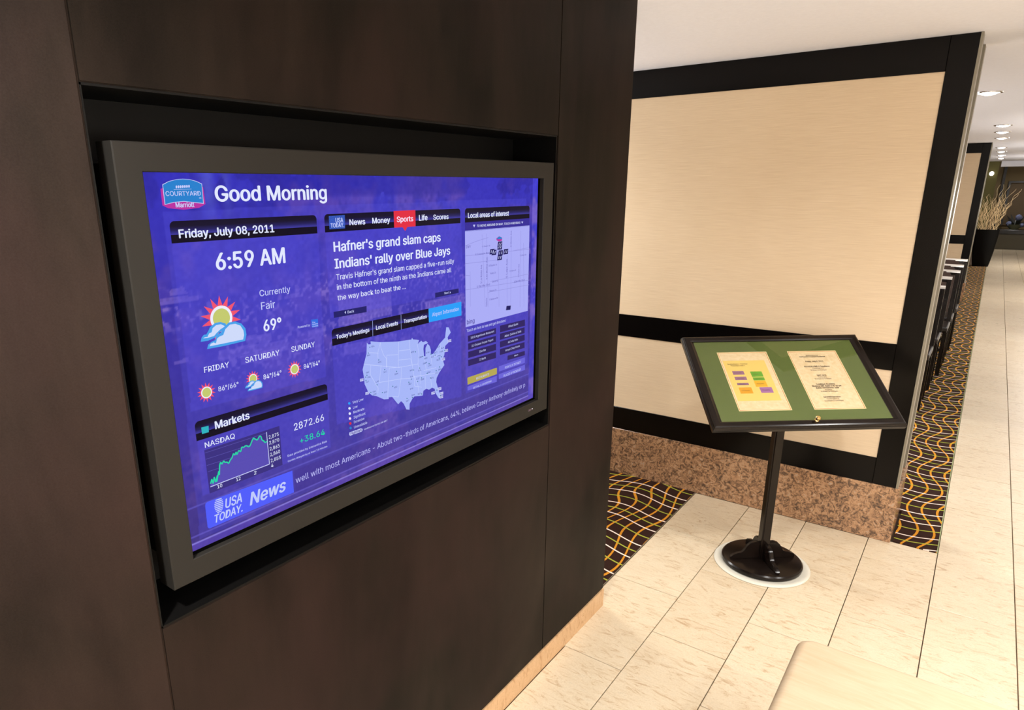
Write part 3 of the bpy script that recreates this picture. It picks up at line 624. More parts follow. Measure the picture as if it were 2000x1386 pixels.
('chart_area','charta',3,[(0.0528,0.1165),(0.0539,0.1222),(0.0576,0.1307),(0.0594,0.1207),(0.0631,0.1331),(0.0652,0.1214),(0.0675,0.1217),(0.07,0.1339),(0.0739,0.1413),(0.0746,0.1334),(0.0775,0.1531),(0.0802,0.1582),(0.0826,0.1531),(0.0867,0.1587),(0.0897,0.1544),(0.0942,0.1535),(0.0973,0.1496),(0.1015,0.1559),(0.1053,0.158),(0.1098,0.1664),(0.1129,0.1621),(0.1158,0.1677),(0.1176,0.1616),(0.122,0.169),(0.1264,0.165),(0.1297,0.1737),(0.1343,0.1717),(0.1382,0.1739),(0.1418,0.1727),(0.1451,0.1695),(0.1489,0.1705),(0.1548,0.1798),(0.1583,0.1843),(0.1624,0.1804),(0.1671,0.1772),(0.1728,0.184),(0.1764,0.1822),(0.1781,0.1738),(0.1817,0.1709),(0.1851,0.166),(0.1904,0.1678),(0.1907,0.1166)]),
('grid_line','gridl',3,[(0.05,0.1864),(0.1908,0.185),(0.1908,0.1858),(0.05,0.1872)]),
('grid_line','gridl',3,[(0.0504,0.1735),(0.191,0.1708),(0.191,0.1716),(0.0505,0.1743)]),
('grid_line','gridl',3,[(0.0509,0.1606),(0.1912,0.1566),(0.1912,0.1574),(0.0509,0.1614)]),
('grid_line','gridl',3,[(0.0514,0.1476),(0.1913,0.1423),(0.1914,0.1431),(0.0514,0.1484)]),
('price_curve','G',4,[(0.0551,0.1217),(0.0588,0.1302),(0.0564,0.1312),(0.0528,0.1228)]),
('price_curve','G',4,[(0.0564,0.1305),(0.0581,0.1205),(0.0607,0.1209),(0.0589,0.1309)]),
('price_curve','G',4,[(0.0607,0.1203),(0.0644,0.1327),(0.0619,0.1334),(0.0582,0.1211)]),
('price_curve','G',4,[(0.0618,0.1328),(0.0639,0.1212),(0.0665,0.1217),(0.0644,0.1333)]),
('price_curve','G',4,[(0.0664,0.121),(0.0713,0.1334),(0.0688,0.1344),(0.064,0.1219)]),
('price_curve','G',4,[(0.0688,0.1341),(0.0662,0.1219),(0.0688,0.1214),(0.0713,0.1336)]),
('price_curve','G',4,[(0.0687,0.1213),(0.0751,0.1409),(0.0726,0.1417),(0.0663,0.1221)]),
('price_curve','G',4,[(0.0726,0.1411),(0.0733,0.1333),(0.0759,0.1335),(0.0752,0.1414)]),
('price_curve','G',4,[(0.0759,0.1332),(0.0788,0.1529),(0.0762,0.1533),(0.0733,0.1336)]),
('price_curve','G',4,[(0.0787,0.1525),(0.0813,0.1576),(0.079,0.1588),(0.0763,0.1537)]),
('price_curve','G',4,[(0.079,0.1577),(0.0814,0.1525),(0.0837,0.1536),(0.0813,0.1588)]),
('price_curve','G',4,[(0.0836,0.1523),(0.0877,0.1579),(0.0856,0.1594),(0.0815,0.1539)]),
('price_curve','G',4,[(0.0856,0.1579),(0.0886,0.1537),(0.0907,0.1551),(0.0877,0.1594)]),
('price_curve','G',4,[(0.0894,0.1531),(0.094,0.1523),(0.0945,0.1548),(0.0899,0.1557)]),
('price_curve','G',4,[(0.0932,0.1527),(0.0963,0.1488),(0.0983,0.1505),(0.0952,0.1543)]),
('price_curve','G',4,[(0.0984,0.1489),(0.1026,0.1552),(0.1004,0.1566),(0.0962,0.1504)]),
('price_curve','G',4,[(0.1021,0.1548),(0.1059,0.1568),(0.1047,0.1591),(0.1009,0.1571)]),
('price_curve','G',4,[(0.1064,0.1574),(0.1109,0.1658),(0.1086,0.167),(0.1041,0.1586)]),
('price_curve','G',4,[(0.1087,0.1656),(0.1118,0.1613),(0.1139,0.1628),(0.1108,0.1671)]),
('price_curve','G',4,[(0.114,0.1615),(0.117,0.1671),(0.1147,0.1683),(0.1117,0.1627)]),
('price_curve','G',4,[(0.1146,0.1673),(0.1163,0.1613),(0.1188,0.162),(0.1171,0.1681)]),
('price_curve','G',4,[(0.1187,0.161),(0.1231,0.1684),(0.1209,0.1697),(0.1165,0.1623)]),
('price_curve','G',4,[(0.1211,0.1681),(0.1255,0.164),(0.1272,0.1659),(0.1229,0.17)]),
('price_curve','G',4,[(0.1276,0.1645),(0.1309,0.1732),(0.1285,0.1741),(0.1251,0.1655)]),
('price_curve','G',4,[(0.1292,0.1724),(0.1339,0.1705),(0.1348,0.1729),(0.1302,0.1749)]),
('price_curve','G',4,[(0.135,0.1706),(0.1388,0.1727),(0.1376,0.175),(0.1337,0.1729)]),
('price_curve','G',4,[(0.1378,0.1726),(0.1414,0.1715),(0.1422,0.174),(0.1386,0.1751)]),
('price_curve','G',4,[(0.1409,0.1718),(0.1442,0.1685),(0.146,0.1704),(0.1427,0.1737)]),
('price_curve','G',4,[(0.1455,0.1682),(0.1493,0.1692),(0.1486,0.1718),(0.1448,0.1707)]),
('price_curve','G',4,[(0.15,0.1698),(0.1559,0.1791),(0.1537,0.1805),(0.1478,0.1712)]),
('price_curve','G',4,[(0.1559,0.179),(0.1593,0.1835),(0.1573,0.1851),(0.1538,0.1806)]),
('price_curve','G',4,[(0.1574,0.1834),(0.1615,0.1795),(0.1633,0.1814),(0.1592,0.1853)]),
('price_curve','G',4,[(0.1616,0.1793),(0.1663,0.1761),(0.1678,0.1783),(0.1631,0.1815)]),
('price_curve','G',4,[(0.1681,0.1764),(0.1738,0.1831),(0.1718,0.1848),(0.1661,0.178)]),
('price_curve','G',4,[(0.1722,0.1828),(0.1759,0.1811),(0.177,0.1834),(0.1734,0.1852)]),
('price_curve','G',4,[(0.1752,0.182),(0.1769,0.1736),(0.1794,0.1741),(0.1777,0.1825)]),
('price_curve','G',4,[(0.1773,0.1728),(0.1809,0.1699),(0.1825,0.1719),(0.179,0.1748)]),
('price_curve','G',4,[(0.1806,0.1702),(0.184,0.1653),(0.1861,0.1668),(0.1828,0.1716)]),
('price_curve','G',4,[(0.1855,0.1648),(0.1908,0.1666),(0.19,0.169),(0.1847,0.1672)]),
('chart_axis','P',4,[(0.0528,0.1153),(0.1907,0.1158),(0.1907,0.1174),(0.0528,0.1169)]),
('chart_axis','P',4,[(0.1897,0.1877),(0.1899,0.1166),(0.1915,0.1166),(0.1913,0.1877)]),
('cloud','cloudb',5,[(0.0678,0.3985),(0.0708,0.4061),(0.0755,0.4101),(0.0808,0.4101),(0.0858,0.416),(0.0898,0.4222),(0.1012,0.4281),(0.1122,0.4283),(0.1228,0.4237),(0.1242,0.4165),(0.1055,0.4078),(0.0982,0.4012),(0.0826,0.3978)]),
('cloud','cloudb',5,[(0.1505,0.29),(0.1518,0.2933),(0.1538,0.295),(0.1561,0.2949),(0.1582,0.2975),(0.1599,0.3001),(0.1648,0.3024),(0.1695,0.3023),(0.1739,0.3001),(0.1746,0.297),(0.1667,0.2935),(0.1636,0.2908),(0.1569,0.2895)]),
('cloud','cloudw',6,[(0.0733,0.4037),(0.0771,0.4055),(0.0824,0.405),(0.0867,0.411),(0.0918,0.4121),(0.0948,0.4194),(0.1029,0.4239),(0.1128,0.4239),(0.1211,0.4186),(0.1107,0.4148),(0.1012,0.4086),(0.0963,0.4045),(0.0832,0.4033)]),
('cloud','cloudw',6,[(0.1528,0.2922),(0.1545,0.293),(0.1568,0.2927),(0.1586,0.2952),(0.1608,0.2956),(0.1621,0.2988),(0.1655,0.3006),(0.1697,0.3004),(0.1733,0.298),(0.1689,0.2965),(0.1648,0.2939),(0.1628,0.2922),(0.1572,0.2919)]),
('cloud','cloudb',7,[(0.0787,0.3829),(0.0817,0.3905),(0.0898,0.3949),(0.0976,0.3964),(0.1009,0.4057),(0.1099,0.4081),(0.1177,0.4176),(0.1296,0.4246),(0.1432,0.4244),(0.1564,0.4183),(0.1642,0.4079),(0.1653,0.3955),(0.161,0.3836),(0.1159,0.3822)]),
('cloud','cloudb',7,[(0.1553,0.283),(0.1566,0.2863),(0.16,0.2881),(0.1634,0.2887),(0.1647,0.2927),(0.1686,0.2936),(0.1718,0.2976),(0.1768,0.3004),(0.1825,0.3001),(0.188,0.2972),(0.1912,0.2927),(0.1916,0.2874),(0.1899,0.2824),(0.1712,0.2823)]),
('cloud','cloudw',8,[(0.0841,0.3871),(0.0872,0.3914),(0.0928,0.3928),(0.098,0.3904),(0.1012,0.3988),(0.107,0.4017),(0.1149,0.4032),(0.1205,0.4132),(0.1314,0.4203),(0.1428,0.4201),(0.1537,0.4147),(0.1592,0.4047),(0.1599,0.3955),(0.1567,0.3873),(0.1165,0.3871)]),
('cloud','cloudw',8,[(0.1576,0.2848),(0.159,0.2867),(0.1613,0.2872),(0.1636,0.2861),(0.1649,0.2897),(0.1673,0.2908),(0.1707,0.2914),(0.173,0.2956),(0.1776,0.2985),(0.1823,0.2982),(0.1868,0.2957),(0.1891,0.2914),(0.1894,0.2874),(0.1881,0.284),(0.1714,0.2844)]),
('globe_stripe','L',3,[(0.0604,0.0835),(0.0735,0.0828),(0.0737,0.085),(0.0605,0.0857)]),
('globe_stripe','L',3,[(0.0582,0.0798),(0.0751,0.0789),(0.0752,0.0811),(0.0583,0.082)]),
('globe_stripe','L',3,[(0.057,0.076),(0.0758,0.0751),(0.0759,0.0773),(0.0571,0.0782)]),
('globe_stripe','L',3,[(0.0564,0.0722),(0.0759,0.0714),(0.076,0.0736),(0.0565,0.0744)]),
('globe_stripe','L',3,[(0.0565,0.0684),(0.0755,0.0677),(0.0756,0.0699),(0.0565,0.0706)]),
('globe_stripe','L',3,[(0.057,0.0646),(0.0746,0.0641),(0.0747,0.0663),(0.0571,0.0668)]),
('globe_stripe','L',3,[(0.0583,0.0608),(0.0731,0.0606),(0.0731,0.0628),(0.0583,0.063)]),
('globe_stripe','L',3,[(0.0606,0.0569),(0.0707,0.0572),(0.0707,0.0594),(0.0606,0.0591)]),
('tree_mark','P',4,[(0.0585,0.6692),(0.0573,0.6669),(0.0556,0.6669),(0.0551,0.6693),(0.0562,0.6716),(0.058,0.6715)]),
('tree_mark','P',4,[(0.0624,0.6694),(0.0612,0.6671),(0.0595,0.6671),(0.0589,0.6694),(0.0601,0.6718),(0.0618,0.6717)]),
('tree_mark','P',4,[(0.0662,0.6696),(0.0651,0.6672),(0.0633,0.6673),(0.0628,0.6696),(0.0639,0.6719),(0.0657,0.6719)]),
('tree_mark','P',4,[(0.0701,0.6698),(0.069,0.6674),(0.0672,0.6674),(0.0666,0.6698),(0.0678,0.6721),(0.0696,0.6721)]),
('tree_mark','P',4,[(0.074,0.6699),(0.0729,0.6676),(0.0711,0.6676),(0.0705,0.67),(0.0717,0.6723),(0.0735,0.6723)]),
('tree_mark','P',4,[(0.078,0.6701),(0.0768,0.6678),(0.075,0.6678),(0.0745,0.6702),(0.0756,0.6725),(0.0774,0.6725)]),
('tree_mark','P',4,[(0.0819,0.6703),(0.0807,0.6679),(0.079,0.668),(0.0784,0.6704),(0.0796,0.6727),(0.0813,0.6727)]),
]
SCREEN_BARS=[
('date_bar', [(0.037, 0.613), (0.3604, 0.6137), (0.3596, 0.5769), (0.0349, 0.5757)], 0.38, 1, 1),
('markets_bar', [(0.0372, 0.2528), (0.3582, 0.2508), (0.3599, 0.2148), (0.0359, 0.2142)], 0.38, 1, 1),
('news_bar', [(0.3814, 0.6142), (0.8471, 0.6141), (0.8485, 0.5774), (0.3803, 0.5767)], 0.36, 1, 1),
('tab_bar', [(0.3818, 0.3697), (0.711, 0.3698), (0.7116, 0.333), (0.3813, 0.332)], 0.42, 1, 0),
('interest_bar', [(0.867, 0.6143), (1.1879, 0.6138), (1.1901, 0.5777), (0.868, 0.5776)], 0.35, 1, 1),
]
SCREEN_SUNS=[('sun_icon', 0.1156, 0.435, 0.0233, 0.018, 0.0423), ('sun_icon', 0.068, 0.302, 0.0112, 0.009, 0.0192), ('sun_icon', 0.1709, 0.3052, 0.0096, 0.0079, 0.0166), ('sun_icon', 0.2741, 0.3027, 0.011, 0.0088, 0.0185)]
SCREEN_PANELS=[
('panel', 0.35, [(0.0277, 0.6303), (1.1678, 0.6357), (1.2137, 0.0168), (0.0193, 0.0193)]),
('panel2', 0.45, [(0.037, 0.613), (0.3604, 0.6137), (0.3594, 0.2679), (0.0336, 0.2735)]),
('panel2', 0.45, [(0.0387, 0.237), (0.3606, 0.2258), (0.3589, 0.1009), (0.0351, 0.1043)]),
('panel2', 0.4, [(0.3814, 0.6142), (0.8483, 0.6141), (0.8638, 0.3926), (0.3799, 0.3954)]),
('panel2', 0.4, [(0.3819, 0.3702), (0.8493, 0.3667), (0.8482, 0.0999), (0.3822, 0.1493)]),
('panel2', 0.45, [(0.867, 0.6143), (1.1879, 0.6138), (1.1966, 0.1248), (0.868, 0.1019)]),
('bldg', 0.55, [(0.1643, 0.3927), (0.2226, 0.3878), (0.2222, 0.3709), (0.1661, 0.3759)]),
('bldg', 0.55, [(0.1016, 0.3739), (0.1423, 0.3732), (0.1415, 0.3549), (0.1017, 0.3549)]),
('bldg', 0.55, [(0.1425, 0.3752), (0.2635, 0.3678), (0.2616, 0.3463), (0.1413, 0.3529)]),
('bldg', 0.55, [(0.3162, 0.3762), (0.3639, 0.3796), (0.3639, 0.359), (0.3179, 0.3625)]),
('bldg', 0.55, [(0.3319, 0.3601), (0.3523, 0.361), (0.3509, 0.3223), (0.332, 0.3237)]),
('bldg', 0.55, [(0.0134, 0.373), (0.0419, 0.3739), (0.0408, 0.3655), (0.0127, 0.3671)]),
('bldg', 0.55, [(0.2623, 0.4575), (0.3023, 0.4599), (0.3016, 0.4515), (0.2625, 0.4502)]),
('bldg', 0.55, [(0.2903, 0.4762), (0.3009, 0.4756), (0.3014, 0.4547), (0.2897, 0.4541)]),
('bldg', 0.55, [(0.1474, 0.3558), (0.2464, 0.3535), (0.2445, 0.3322), (0.148, 0.3392)]),
('bldg', 0.55, [(0.0197, 0.4973), (0.0457, 0.5015), (0.0559, 0.4874), (0.0205, 0.4883)]),
('bldg', 0.55, [(-0.0027, 0.4859), (0.0759, 0.4831), (0.0758, 0.4737), (-0.0022, 0.4751)]),
('bldg', 0.65, [(0.4086, 0.4421), (0.5764, 0.4332), (0.5757, 0.3745), (0.404, 0.3718)]),
('bldg', 0.5, [(0.6118, 0.3691), (0.6989, 0.3704), (0.6987, 0.3586), (0.6114, 0.3578)]),
('bldg', 0.5, [(0.6975, 0.3895), (0.8659, 0.3898), (0.8661, 0.362), (0.6989, 0.3681)]),
('bldg', 0.45, [(0.4143, 0.3271), (0.4925, 0.3249), (0.4948, 0.3022), (0.416, 0.3029)]),
('bldg', 0.45, [(0.7387, 0.3274), (0.7644, 0.3261), (0.7642, 0.3123), (0.7407, 0.3134)]),
('bldg', 0.45, [(0.5098, 0.3292), (0.5882, 0.3257), (0.5877, 0.3104), (0.5128, 0.3188)]),
('bldg', 0.45, [(0.5673, 0.1646), (0.5298, 0.1501), (0.5585, 0.1317), (0.5815, 0.1419)]),
]
# ------------------------------------------------------------------ floor: grout bed, tiles one by one, carpets
fl = obj('floor', bbox(-4.2, 3.3, -3.1, 28.2, -0.10, -0.014), M_GROUT); tag(fl, kind='structure')
TW, TL, GAP = 0.3026, 0.604, 0.0034
def tile_mesh(name, w, l):
    bm = bmesh.new(); c = .0012; z0, z1 = -.014, 0.0
    a = [bm.verts.new((sx * w / 2, sy * l / 2, z0)) for sx, sy in ((-1, -1), (1, -1), (1, 1), (-1, 1))]
    b = [bm.verts.new((sx * w / 2, sy * l / 2, z1 - c)) for sx, sy in ((-1, -1), (1, -1), (1, 1), (-1, 1))]
    d = [bm.verts.new((sx * (w / 2 - c), sy * (l / 2 - c), z1)) for sx, sy in ((-1, -1), (1, -1), (1, 1), (-1, 1))]
    for i in range(4):
        j = (i + 1) % 4
        bm.faces.new((a[i], a[j], b[j], b[i])); bm.faces.new((b[i], b[j], d[j], d[i]))
    bm.faces.new(d)
    me = bpy.data.meshes.new(name); bm.to_mesh(me); bm.free(); me.materials.append(M_TILE); return me
_cache = {}
def put_tile(x0, x1, y0, y1):
    w, l = round(x1 - x0 - GAP, 4), round(y1 - y0 - GAP, 4)
    if w < .01 or l < .01: return
    if (w, l) not in _cache: _cache[(w, l)] = tile_mesh('tile', w, l)
    o = bpy.data.objects.new('tile', _cache[(w, l)]); o.location = ((x0 + x1) / 2, (y0 + y1) / 2, 0)
    COL.objects.link(o); o.parent = fl
field = bmesh.new()
def field_tile(x0, x1, y0, y1):
    if x1 - x0 > .01 and y1 - y0 > .01: box(field, x0 + GAP / 2, x1 - GAP / 2, y0 + GAP / 2, y1 - GAP / 2, -.014, 0)
PEND = 3.868                      # the tiles stop here in front of the carpet strip
for k in range(-1, 11):
    x0 = -.055 + k * TW; x1 = x0 + TW
    if k == -1: x0 = -.066; x1 = -.055; 
    if k == -1: continue
    if k == 0: x0 = -.066
    phase = 2.709 if k % 2 == 0 else 3.011
    n = int((phase + 3.1) / TL) + 1
    y = phase - n * TL
    yend = 28.0 if k >= 4 else (3.846 if k < 3 else PEND)
    while y < yend:
        ya, yb = max(y, -3.0), min(y + TL, yend)
        near = yb > 0.9 and (k <= 5 or (k == 6 and yb > 8) or (k == 7 and yb > 16))
        if x0 < 0.0 and yb <= 2.452:
            (put_tile if near else field_tile)(0.002, x1, ya, yb)
        elif near: put_tile(x0, x1, ya, yb)
        else: field_tile(x0, x1, ya, yb)
        y += TL
fo = obj('tile_field', field, M_TILE, fl); tag(fo, kind='stuff')
def slab(name, x0, x1, y0, y1, z1, mat, parent=None): return obj(name, bbox(x0, x1, y0, y1, -.014, z1), mat, parent)
c1 = slab('carpet', -4.0, -.070, 2.455, 3.846, .004, mat_carpet('wavy_line_carpet', -.02, 1.0))
tag(c1, 'brown carpet with white, green and orange wavy lines, in the corner behind the dark wall', 'carpet')
bm = bmesh.new(); box(bm, -4.0, 1.150, 4.30, 13.385, -.014, .004); box(bm, -4.0, 1.150, 13.845, 19.95, -.014, .004); box(bm, .925, 1.150, 13.385, 13.845, -.014, .004); box(bm, .960, 1.150, PEND + .002, 4.30, -.014, .004)
c2 = obj('carpet', bm, mat_carpet('wavy_line_carpet_strip', -.063, .35))
tag(c2, 'long strip of patterned carpet running past the chairs beside the pale tiled walkway', 'carpet')
tr = obj('trim_1', bbox(1.1505, 1.1545, PEND, 19.95, -.014, .004), mat_plain('pale_edge_strip', rgb(150, 158, 110), .5)); tag(tr, kind='structure')
tr = obj('trim_2', bbox(-.0695, -.0668, 2.455, 3.846, -.014, .003), mat_plain('grey_edge_strip', rgb(120, 110, 92), .5)); tag(tr, kind='structure')

# ------------------------------------------------------------------ ceiling and outer walls
bm = bmesh.new(); box(bm, -4.2, 3.3, -3.1, 23.7, CEIL, CEIL + .12)
ce = obj('ceiling', bm, M_CEIL); tag(ce, kind='structure')
ce2 = obj('ceiling_far_soffit', bbox(1.03, 3.2, 23.7, 24.1, 2.275, CEIL + .12), M_CEIL, ce)
ce3 = obj('ceiling_far_bay', bbox(.9, 3.3, 24.1, 28.1, 2.60, 2.72), M_CEIL, ce)
for nm, a in (('wall_right', (3.2, 3.3, -3.1, 28.1, -.014, 2.7)), ('wall_back', (-4.2, 3.3, -3.2, -3.1, -.014, 2.5)), ('wall_left_lounge', (-4.3, -4.2, -3.1, 28.1, -.014, 2.5))):
    w = obj(nm, bbox(*a), M_WALLP); tag(w, kind='structure')
M_OLIVE = mat_plain('olive_green_wall_paint', rgb(96, 92, 50), .8)
w = obj('wall_far_left', bbox(-4.2, 1.0, 23.72, 23.9, -.014, CEIL), M_OLIVE); tag(w, kind='structure')
w = obj('wall_far', bbox(.9, 3.2, 27.0, 27.2, -.014, 2.6), mat_plain('dim_taupe_wall_paint', rgb(118, 100, 68), .8)); tag(w, kind='structure')
w = obj('trim_3', bbox(1.12, 1.19, 26.90, 27.0, 0, 2.6), M_WOOD); tag(w, kind='structure')

# ------------------------------------------------------------------ dark metal wall with the display recess
RY0, RY1, RZ0, RZ1 = .512, 1.920, 1.003, 1.939
WE, WB = 2.445, .092
wl = obj('wall_left', bbox(-.72, -.305, RY0 + .001, WE - .004, 0.0, CEIL), M_BLACK); tag(wl, kind='structure')
def panel(y0, y1, z0, z1, x0=-.30, x1=0.0):
    bm = bbox(x0, x1, y0, y1, z0, z1)
    es = [e for e in bm.edges if all(abs(v.co.x - x1) < 1e-6 for v in e.verts)]
    bmesh.ops.bevel(bm, geom=es, offset=.0018, segments=2, affect='EDGES')
    return obj('metal_panel', bm, M_METAL, wl)
SEAM = 1.924
panel(RY0 + .0005, SEAM, RZ1, CEIL)
panel(RY0 + .0005, SEAM, WB, RZ0)
panel(SEAM + .0012, WE, WB, CEIL)
# the panel on the left folds forward out of the wall plane
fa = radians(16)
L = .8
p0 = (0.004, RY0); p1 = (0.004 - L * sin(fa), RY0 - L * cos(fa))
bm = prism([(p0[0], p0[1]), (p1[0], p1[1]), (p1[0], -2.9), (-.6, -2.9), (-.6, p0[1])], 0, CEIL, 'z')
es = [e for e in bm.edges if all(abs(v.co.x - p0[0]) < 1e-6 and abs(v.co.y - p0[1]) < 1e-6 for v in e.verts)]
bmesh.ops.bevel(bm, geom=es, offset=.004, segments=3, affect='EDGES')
obj('folded_metal_panel', bm, M_METAL_LIT, wl, smooth=True)
M_LIP = mat_plain('dark_lip_metal', (.0035, .0032, .003, 1), .45, .1, .15)
# recess liner: back, and slim lips round the opening
obj('recess_back', bbox(-.30, -.16, RY0, RY1, RZ0, RZ1), M_BLACK, wl)
for nm, a in (('recess_lip', (-.16, -.0015, RY0, RY1 - .0025, RZ1 - .004, RZ1 - .0003)), ('recess_lip', (-.16, -.0015, RY1 - .0035, RY1 - .0003, RZ0, RZ1)), ('recess_lip', (-.16, -.0015, RY0, RY1 - .0025, RZ0 + .0003, RZ0 + .004)), ('recess_lip', (-.16, -.0015, RY0 + .001, RY0 + .004, RZ0, RZ1))):
    obj(nm, bbox(*a), M_LIP, wl)
# shadow gap and tiled base
obj('shadow_gap', bbox(-.30, -.006, RY0, WE - .002, WB - .007, WB), M_BLACK, wl)
bb = obj('baseboard_left', bbox(-.30, .0015, RY0, WE + .006, 0.0, WB - .007), M_PLINTH); tag(bb, kind='structure')

# ------------------------------------------------------------------ the touchscreen
DX = -.012
disp = empty('touchscreen_display', (-.03, 1.22, 1.065))
tag(disp, 'large blue-lit touchscreen in a graphite frame, sunk into the dark metal wall', 'touchscreen')
def child(o, parent):      # keep world placement while parenting to a moved empty
    o.parent = parent; o.matrix_parent_inverse = Matrix.Translation(-Vector(parent.location)); return o
BY0, BY1, BZ0, BZ1 = .5475, 1.9045, 1.066, 1.8595          # outer edge of the frame
IY0, IY1, IZ0, IZ1 = .5925, 1.847, 1.1120, 1.8135           # opening
bm = bmesh.new()
def ring(y0, y1, z0, z1, x): return [bm.verts.new((x, y, z)) for y, z in ((y0, z0), (y1, z0), (y1, z1), (y0, z1))]
rings = [ring(BY0, BY1, BZ0, BZ1, -.050), ring(BY0, BY1, BZ0, BZ1, -.002), ring(BY0 + .002, BY1 - .002, BZ0 + .002, BZ1 - .002, 0.0), ring(IY0 - .0015, IY1 + .0015, IZ0 - .0015, IZ1 + .0015, 0.0), ring(IY0, IY1, IZ0, IZ1, -.0015), ring(IY0, IY1, IZ0, IZ1, DX - .004)]
for a, b in zip(rings[:-1], rings[1:]):
    for i in range(4): bm.faces.new((a[i], a[(i + 1) % 4], b[(i + 1) % 4], b[i]))
bmesh.ops.recalc_face_normals(bm, faces=bm.faces[:])
child(obj('frame', bm, M_BEZEL), disp)
child(obj('housing', bbox(-.16, -.050, BY0 + .03, BY1 - .03, BZ0 + .03, BZ1 - .03), M_BLACK), disp)
bord = child(obj('glass_border', bbox(DX - .006, DX - .002, IY0 - .001, IY1 + .001, IZ0 - .001, IZ1 + .001), mat_plain('black_glass', (.001, .001, .001, 1), .05, 0, .2)), disp)
led = obj('sensor_window', bbox(-.001, .0006, 1.785, 1.805, 1.087, 1.093), mat_plain('tinted_sensor', (.05, .03, .05, 1), .15)); child(led, disp)
led = obj('indicator_lamp', bbox(-.001, .0008, 1.8085, 1.8105, 1.0895, 1.0915), mat_emit('white_led', (1, .9, 1, 1), 2.0)); child(led, disp)

SY0, SZ0, SW, SH = .5970, 1.1210, 1.2348, .6932
# the picture on the screen: colour at the points of a fine grid
GX, GY = 440, 246
rs = np.random.RandomState(7)
def vnoise(nx, ny):
    g = rs.rand(ny + 2, nx + 2)
    X = np.linspace(0, nx, GX); Y = np.linspace(0, ny, GY)
    xi = X.astype(int); yi = Y.astype(int); fx = (X - xi); fy = (Y - yi); fx = fx * fx * (3 - 2 * fx); fy = fy * fy * (3 - 2 * fy)
    a = g[yi][:, xi]; b = g[yi][:, xi + 1]; c = g[yi + 1][:, xi]; d = g[yi + 1][:, xi + 1]
    return (a * (1 - fx) + b * fx) * (1 - fy)[:, None] + (c * (1 - fx) + d * fx) * fy[:, None]
U, V = np.meshgrid(np.linspace(0, SW, GX), np.linspace(0, SH, GY))
n1 = .5 * vnoise(9, 5) + .3 * vnoise(24, 14) + .2 * vnoise(60, 34)
n2 = .45 * vnoise(14, 9) + .3 * vnoise(40, 22) + .25 * vnoise(130, 74)
n3 = vnoise(200, 110)
img = np.zeros((GY, GX, 3))
topc = np.array([52, 48, 186.]); botc = np.array([66, 52, 132.])
tt = (V / SH)[..., None]
img[:] = botc * (1 - tt) + topc * tt
def blend(mask, col):
    global img
    img = img * (1 - mask[..., None]) + np.array(col, float) * mask[..., None]
blend(np.clip((n1 - .52) * 3.0, 0, .45), (122, 84, 166))
blend(np.clip((n2 - .55) * 3.0, 0, .4), (40, 34, 138))
town = np.exp(-((V - .46 + .02 * np.sin(U * 9)) / .030) ** 2) + .9 * np.exp(-((V - .355) / .05) ** 2) * (U > .1)
blend(np.clip((n3 - .62) * 3.2, 0, .55) * np.clip(town, 0, 1), (170, 138, 206))
def poly_mask(pts):
    pts = np.array(pts); m = np.zeros(U.shape, bool); n = len(pts); j = n - 1
    for i in range(n):
        xi_, yi_ = pts[i]; xj, yj = pts[j]
        c = ((yi_ > V) != (yj > V)) & (U < (xj - xi_) * (V - yi_) / (yj - yi_ + 1e-12) + xi_)
        m ^= c; j = i
    return m.astype(float)
win = ((np.floor(U / .0062) % 2 == 0) & (np.floor(V / .0075) % 2 == 0)).astype(float)
for col, al, pts in SCREEN_PANELS:
    if col == 'bldg':
        m = poly_mask(pts)
        blend(m * al * (.45 + .7 * n2), (158, 130, 208))
        blend(m * win * .45, (84, 66, 160))
for col, al, pts in SCREEN_PANELS:
    if col == 'panel': blend(poly_mask(pts) * .30, (84, 80, 214))
    elif col == 'panel2': blend(poly_mask(pts) * .42, (82, 74, 210))
streak = .5 + .5 * np.sin(U * 190 + 3 * np.sin(U * 31))  # pale streaks paint a window reflection into the top of the picture
hdr = np.clip((V - .60) / .05, 0, 1)
blend(hdr * streak * .35 * np.exp(-((U - .13) / .035) ** 2), (130, 150, 235))
blend(hdr * .22 * np.exp(-((U - .55) / .12) ** 2) * (.4 + .6 * streak), (110, 116, 226))
blend(np.clip((V - .645) / .01, 0, 1) * .5 * (n1 > .45) * (U > .12), (40, 34, 150))
right = (U > 1.2045).astype(float)
blend(right * .6, (74, 70, 222)); blend(right * np.clip((n1 - .5) * 5, 0, .5), (150, 120, 200))
blend(((V < .080) & (V > .031) & (U > .252) & (U < 1.204)).astype(float) * .45, (62, 46, 140))
blend(((V < .0155)).astype(float) * .65, (92, 70, 184))
for v0, w_, c_ in ((.0148, .0011, (150, 140, 235)), (.0275, .0010, (104, 92, 200)), (.0210, .0010, (70, 56, 140)), (.0865, .0014, (96, 88, 196))):
    blend(((np.abs(V - v0) < w_) & (U < 1.205)).astype(float) * .8, c_)
img = np.clip(img + (n3[..., None] - .5) * 7, 0, 255)
lin = np.where(img / 255 <= .04045, img / 255 / 12.92, ((img / 255 + .055) / 1.055) ** 2.4)
co = np.zeros((GX * GY, 3)); co[:, 0] = DX; co[:, 1] = SY0 + U.ravel(); co[:, 2] = SZ0 + V.ravel()
idx = np.arange(GX * GY).reshape(GY, GX)
fc = np.stack([idx[:-1, :-1].ravel(), idx[:-1, 1:].ravel(), idx[1:, 1:].ravel(), idx[1:, :-1].ravel()], 1)
me = bpy.data.meshes.new('screen'); me.from_pydata(co.tolist(), [], fc.tolist())
ca = me.color_attributes.new('picture', 'FLOAT_COLOR', 'POINT')
ca.data.foreach_set('color', np.concatenate([lin.reshape(-1, 3), np.ones((GX * GY, 1))], 1).astype(np.float32).ravel())
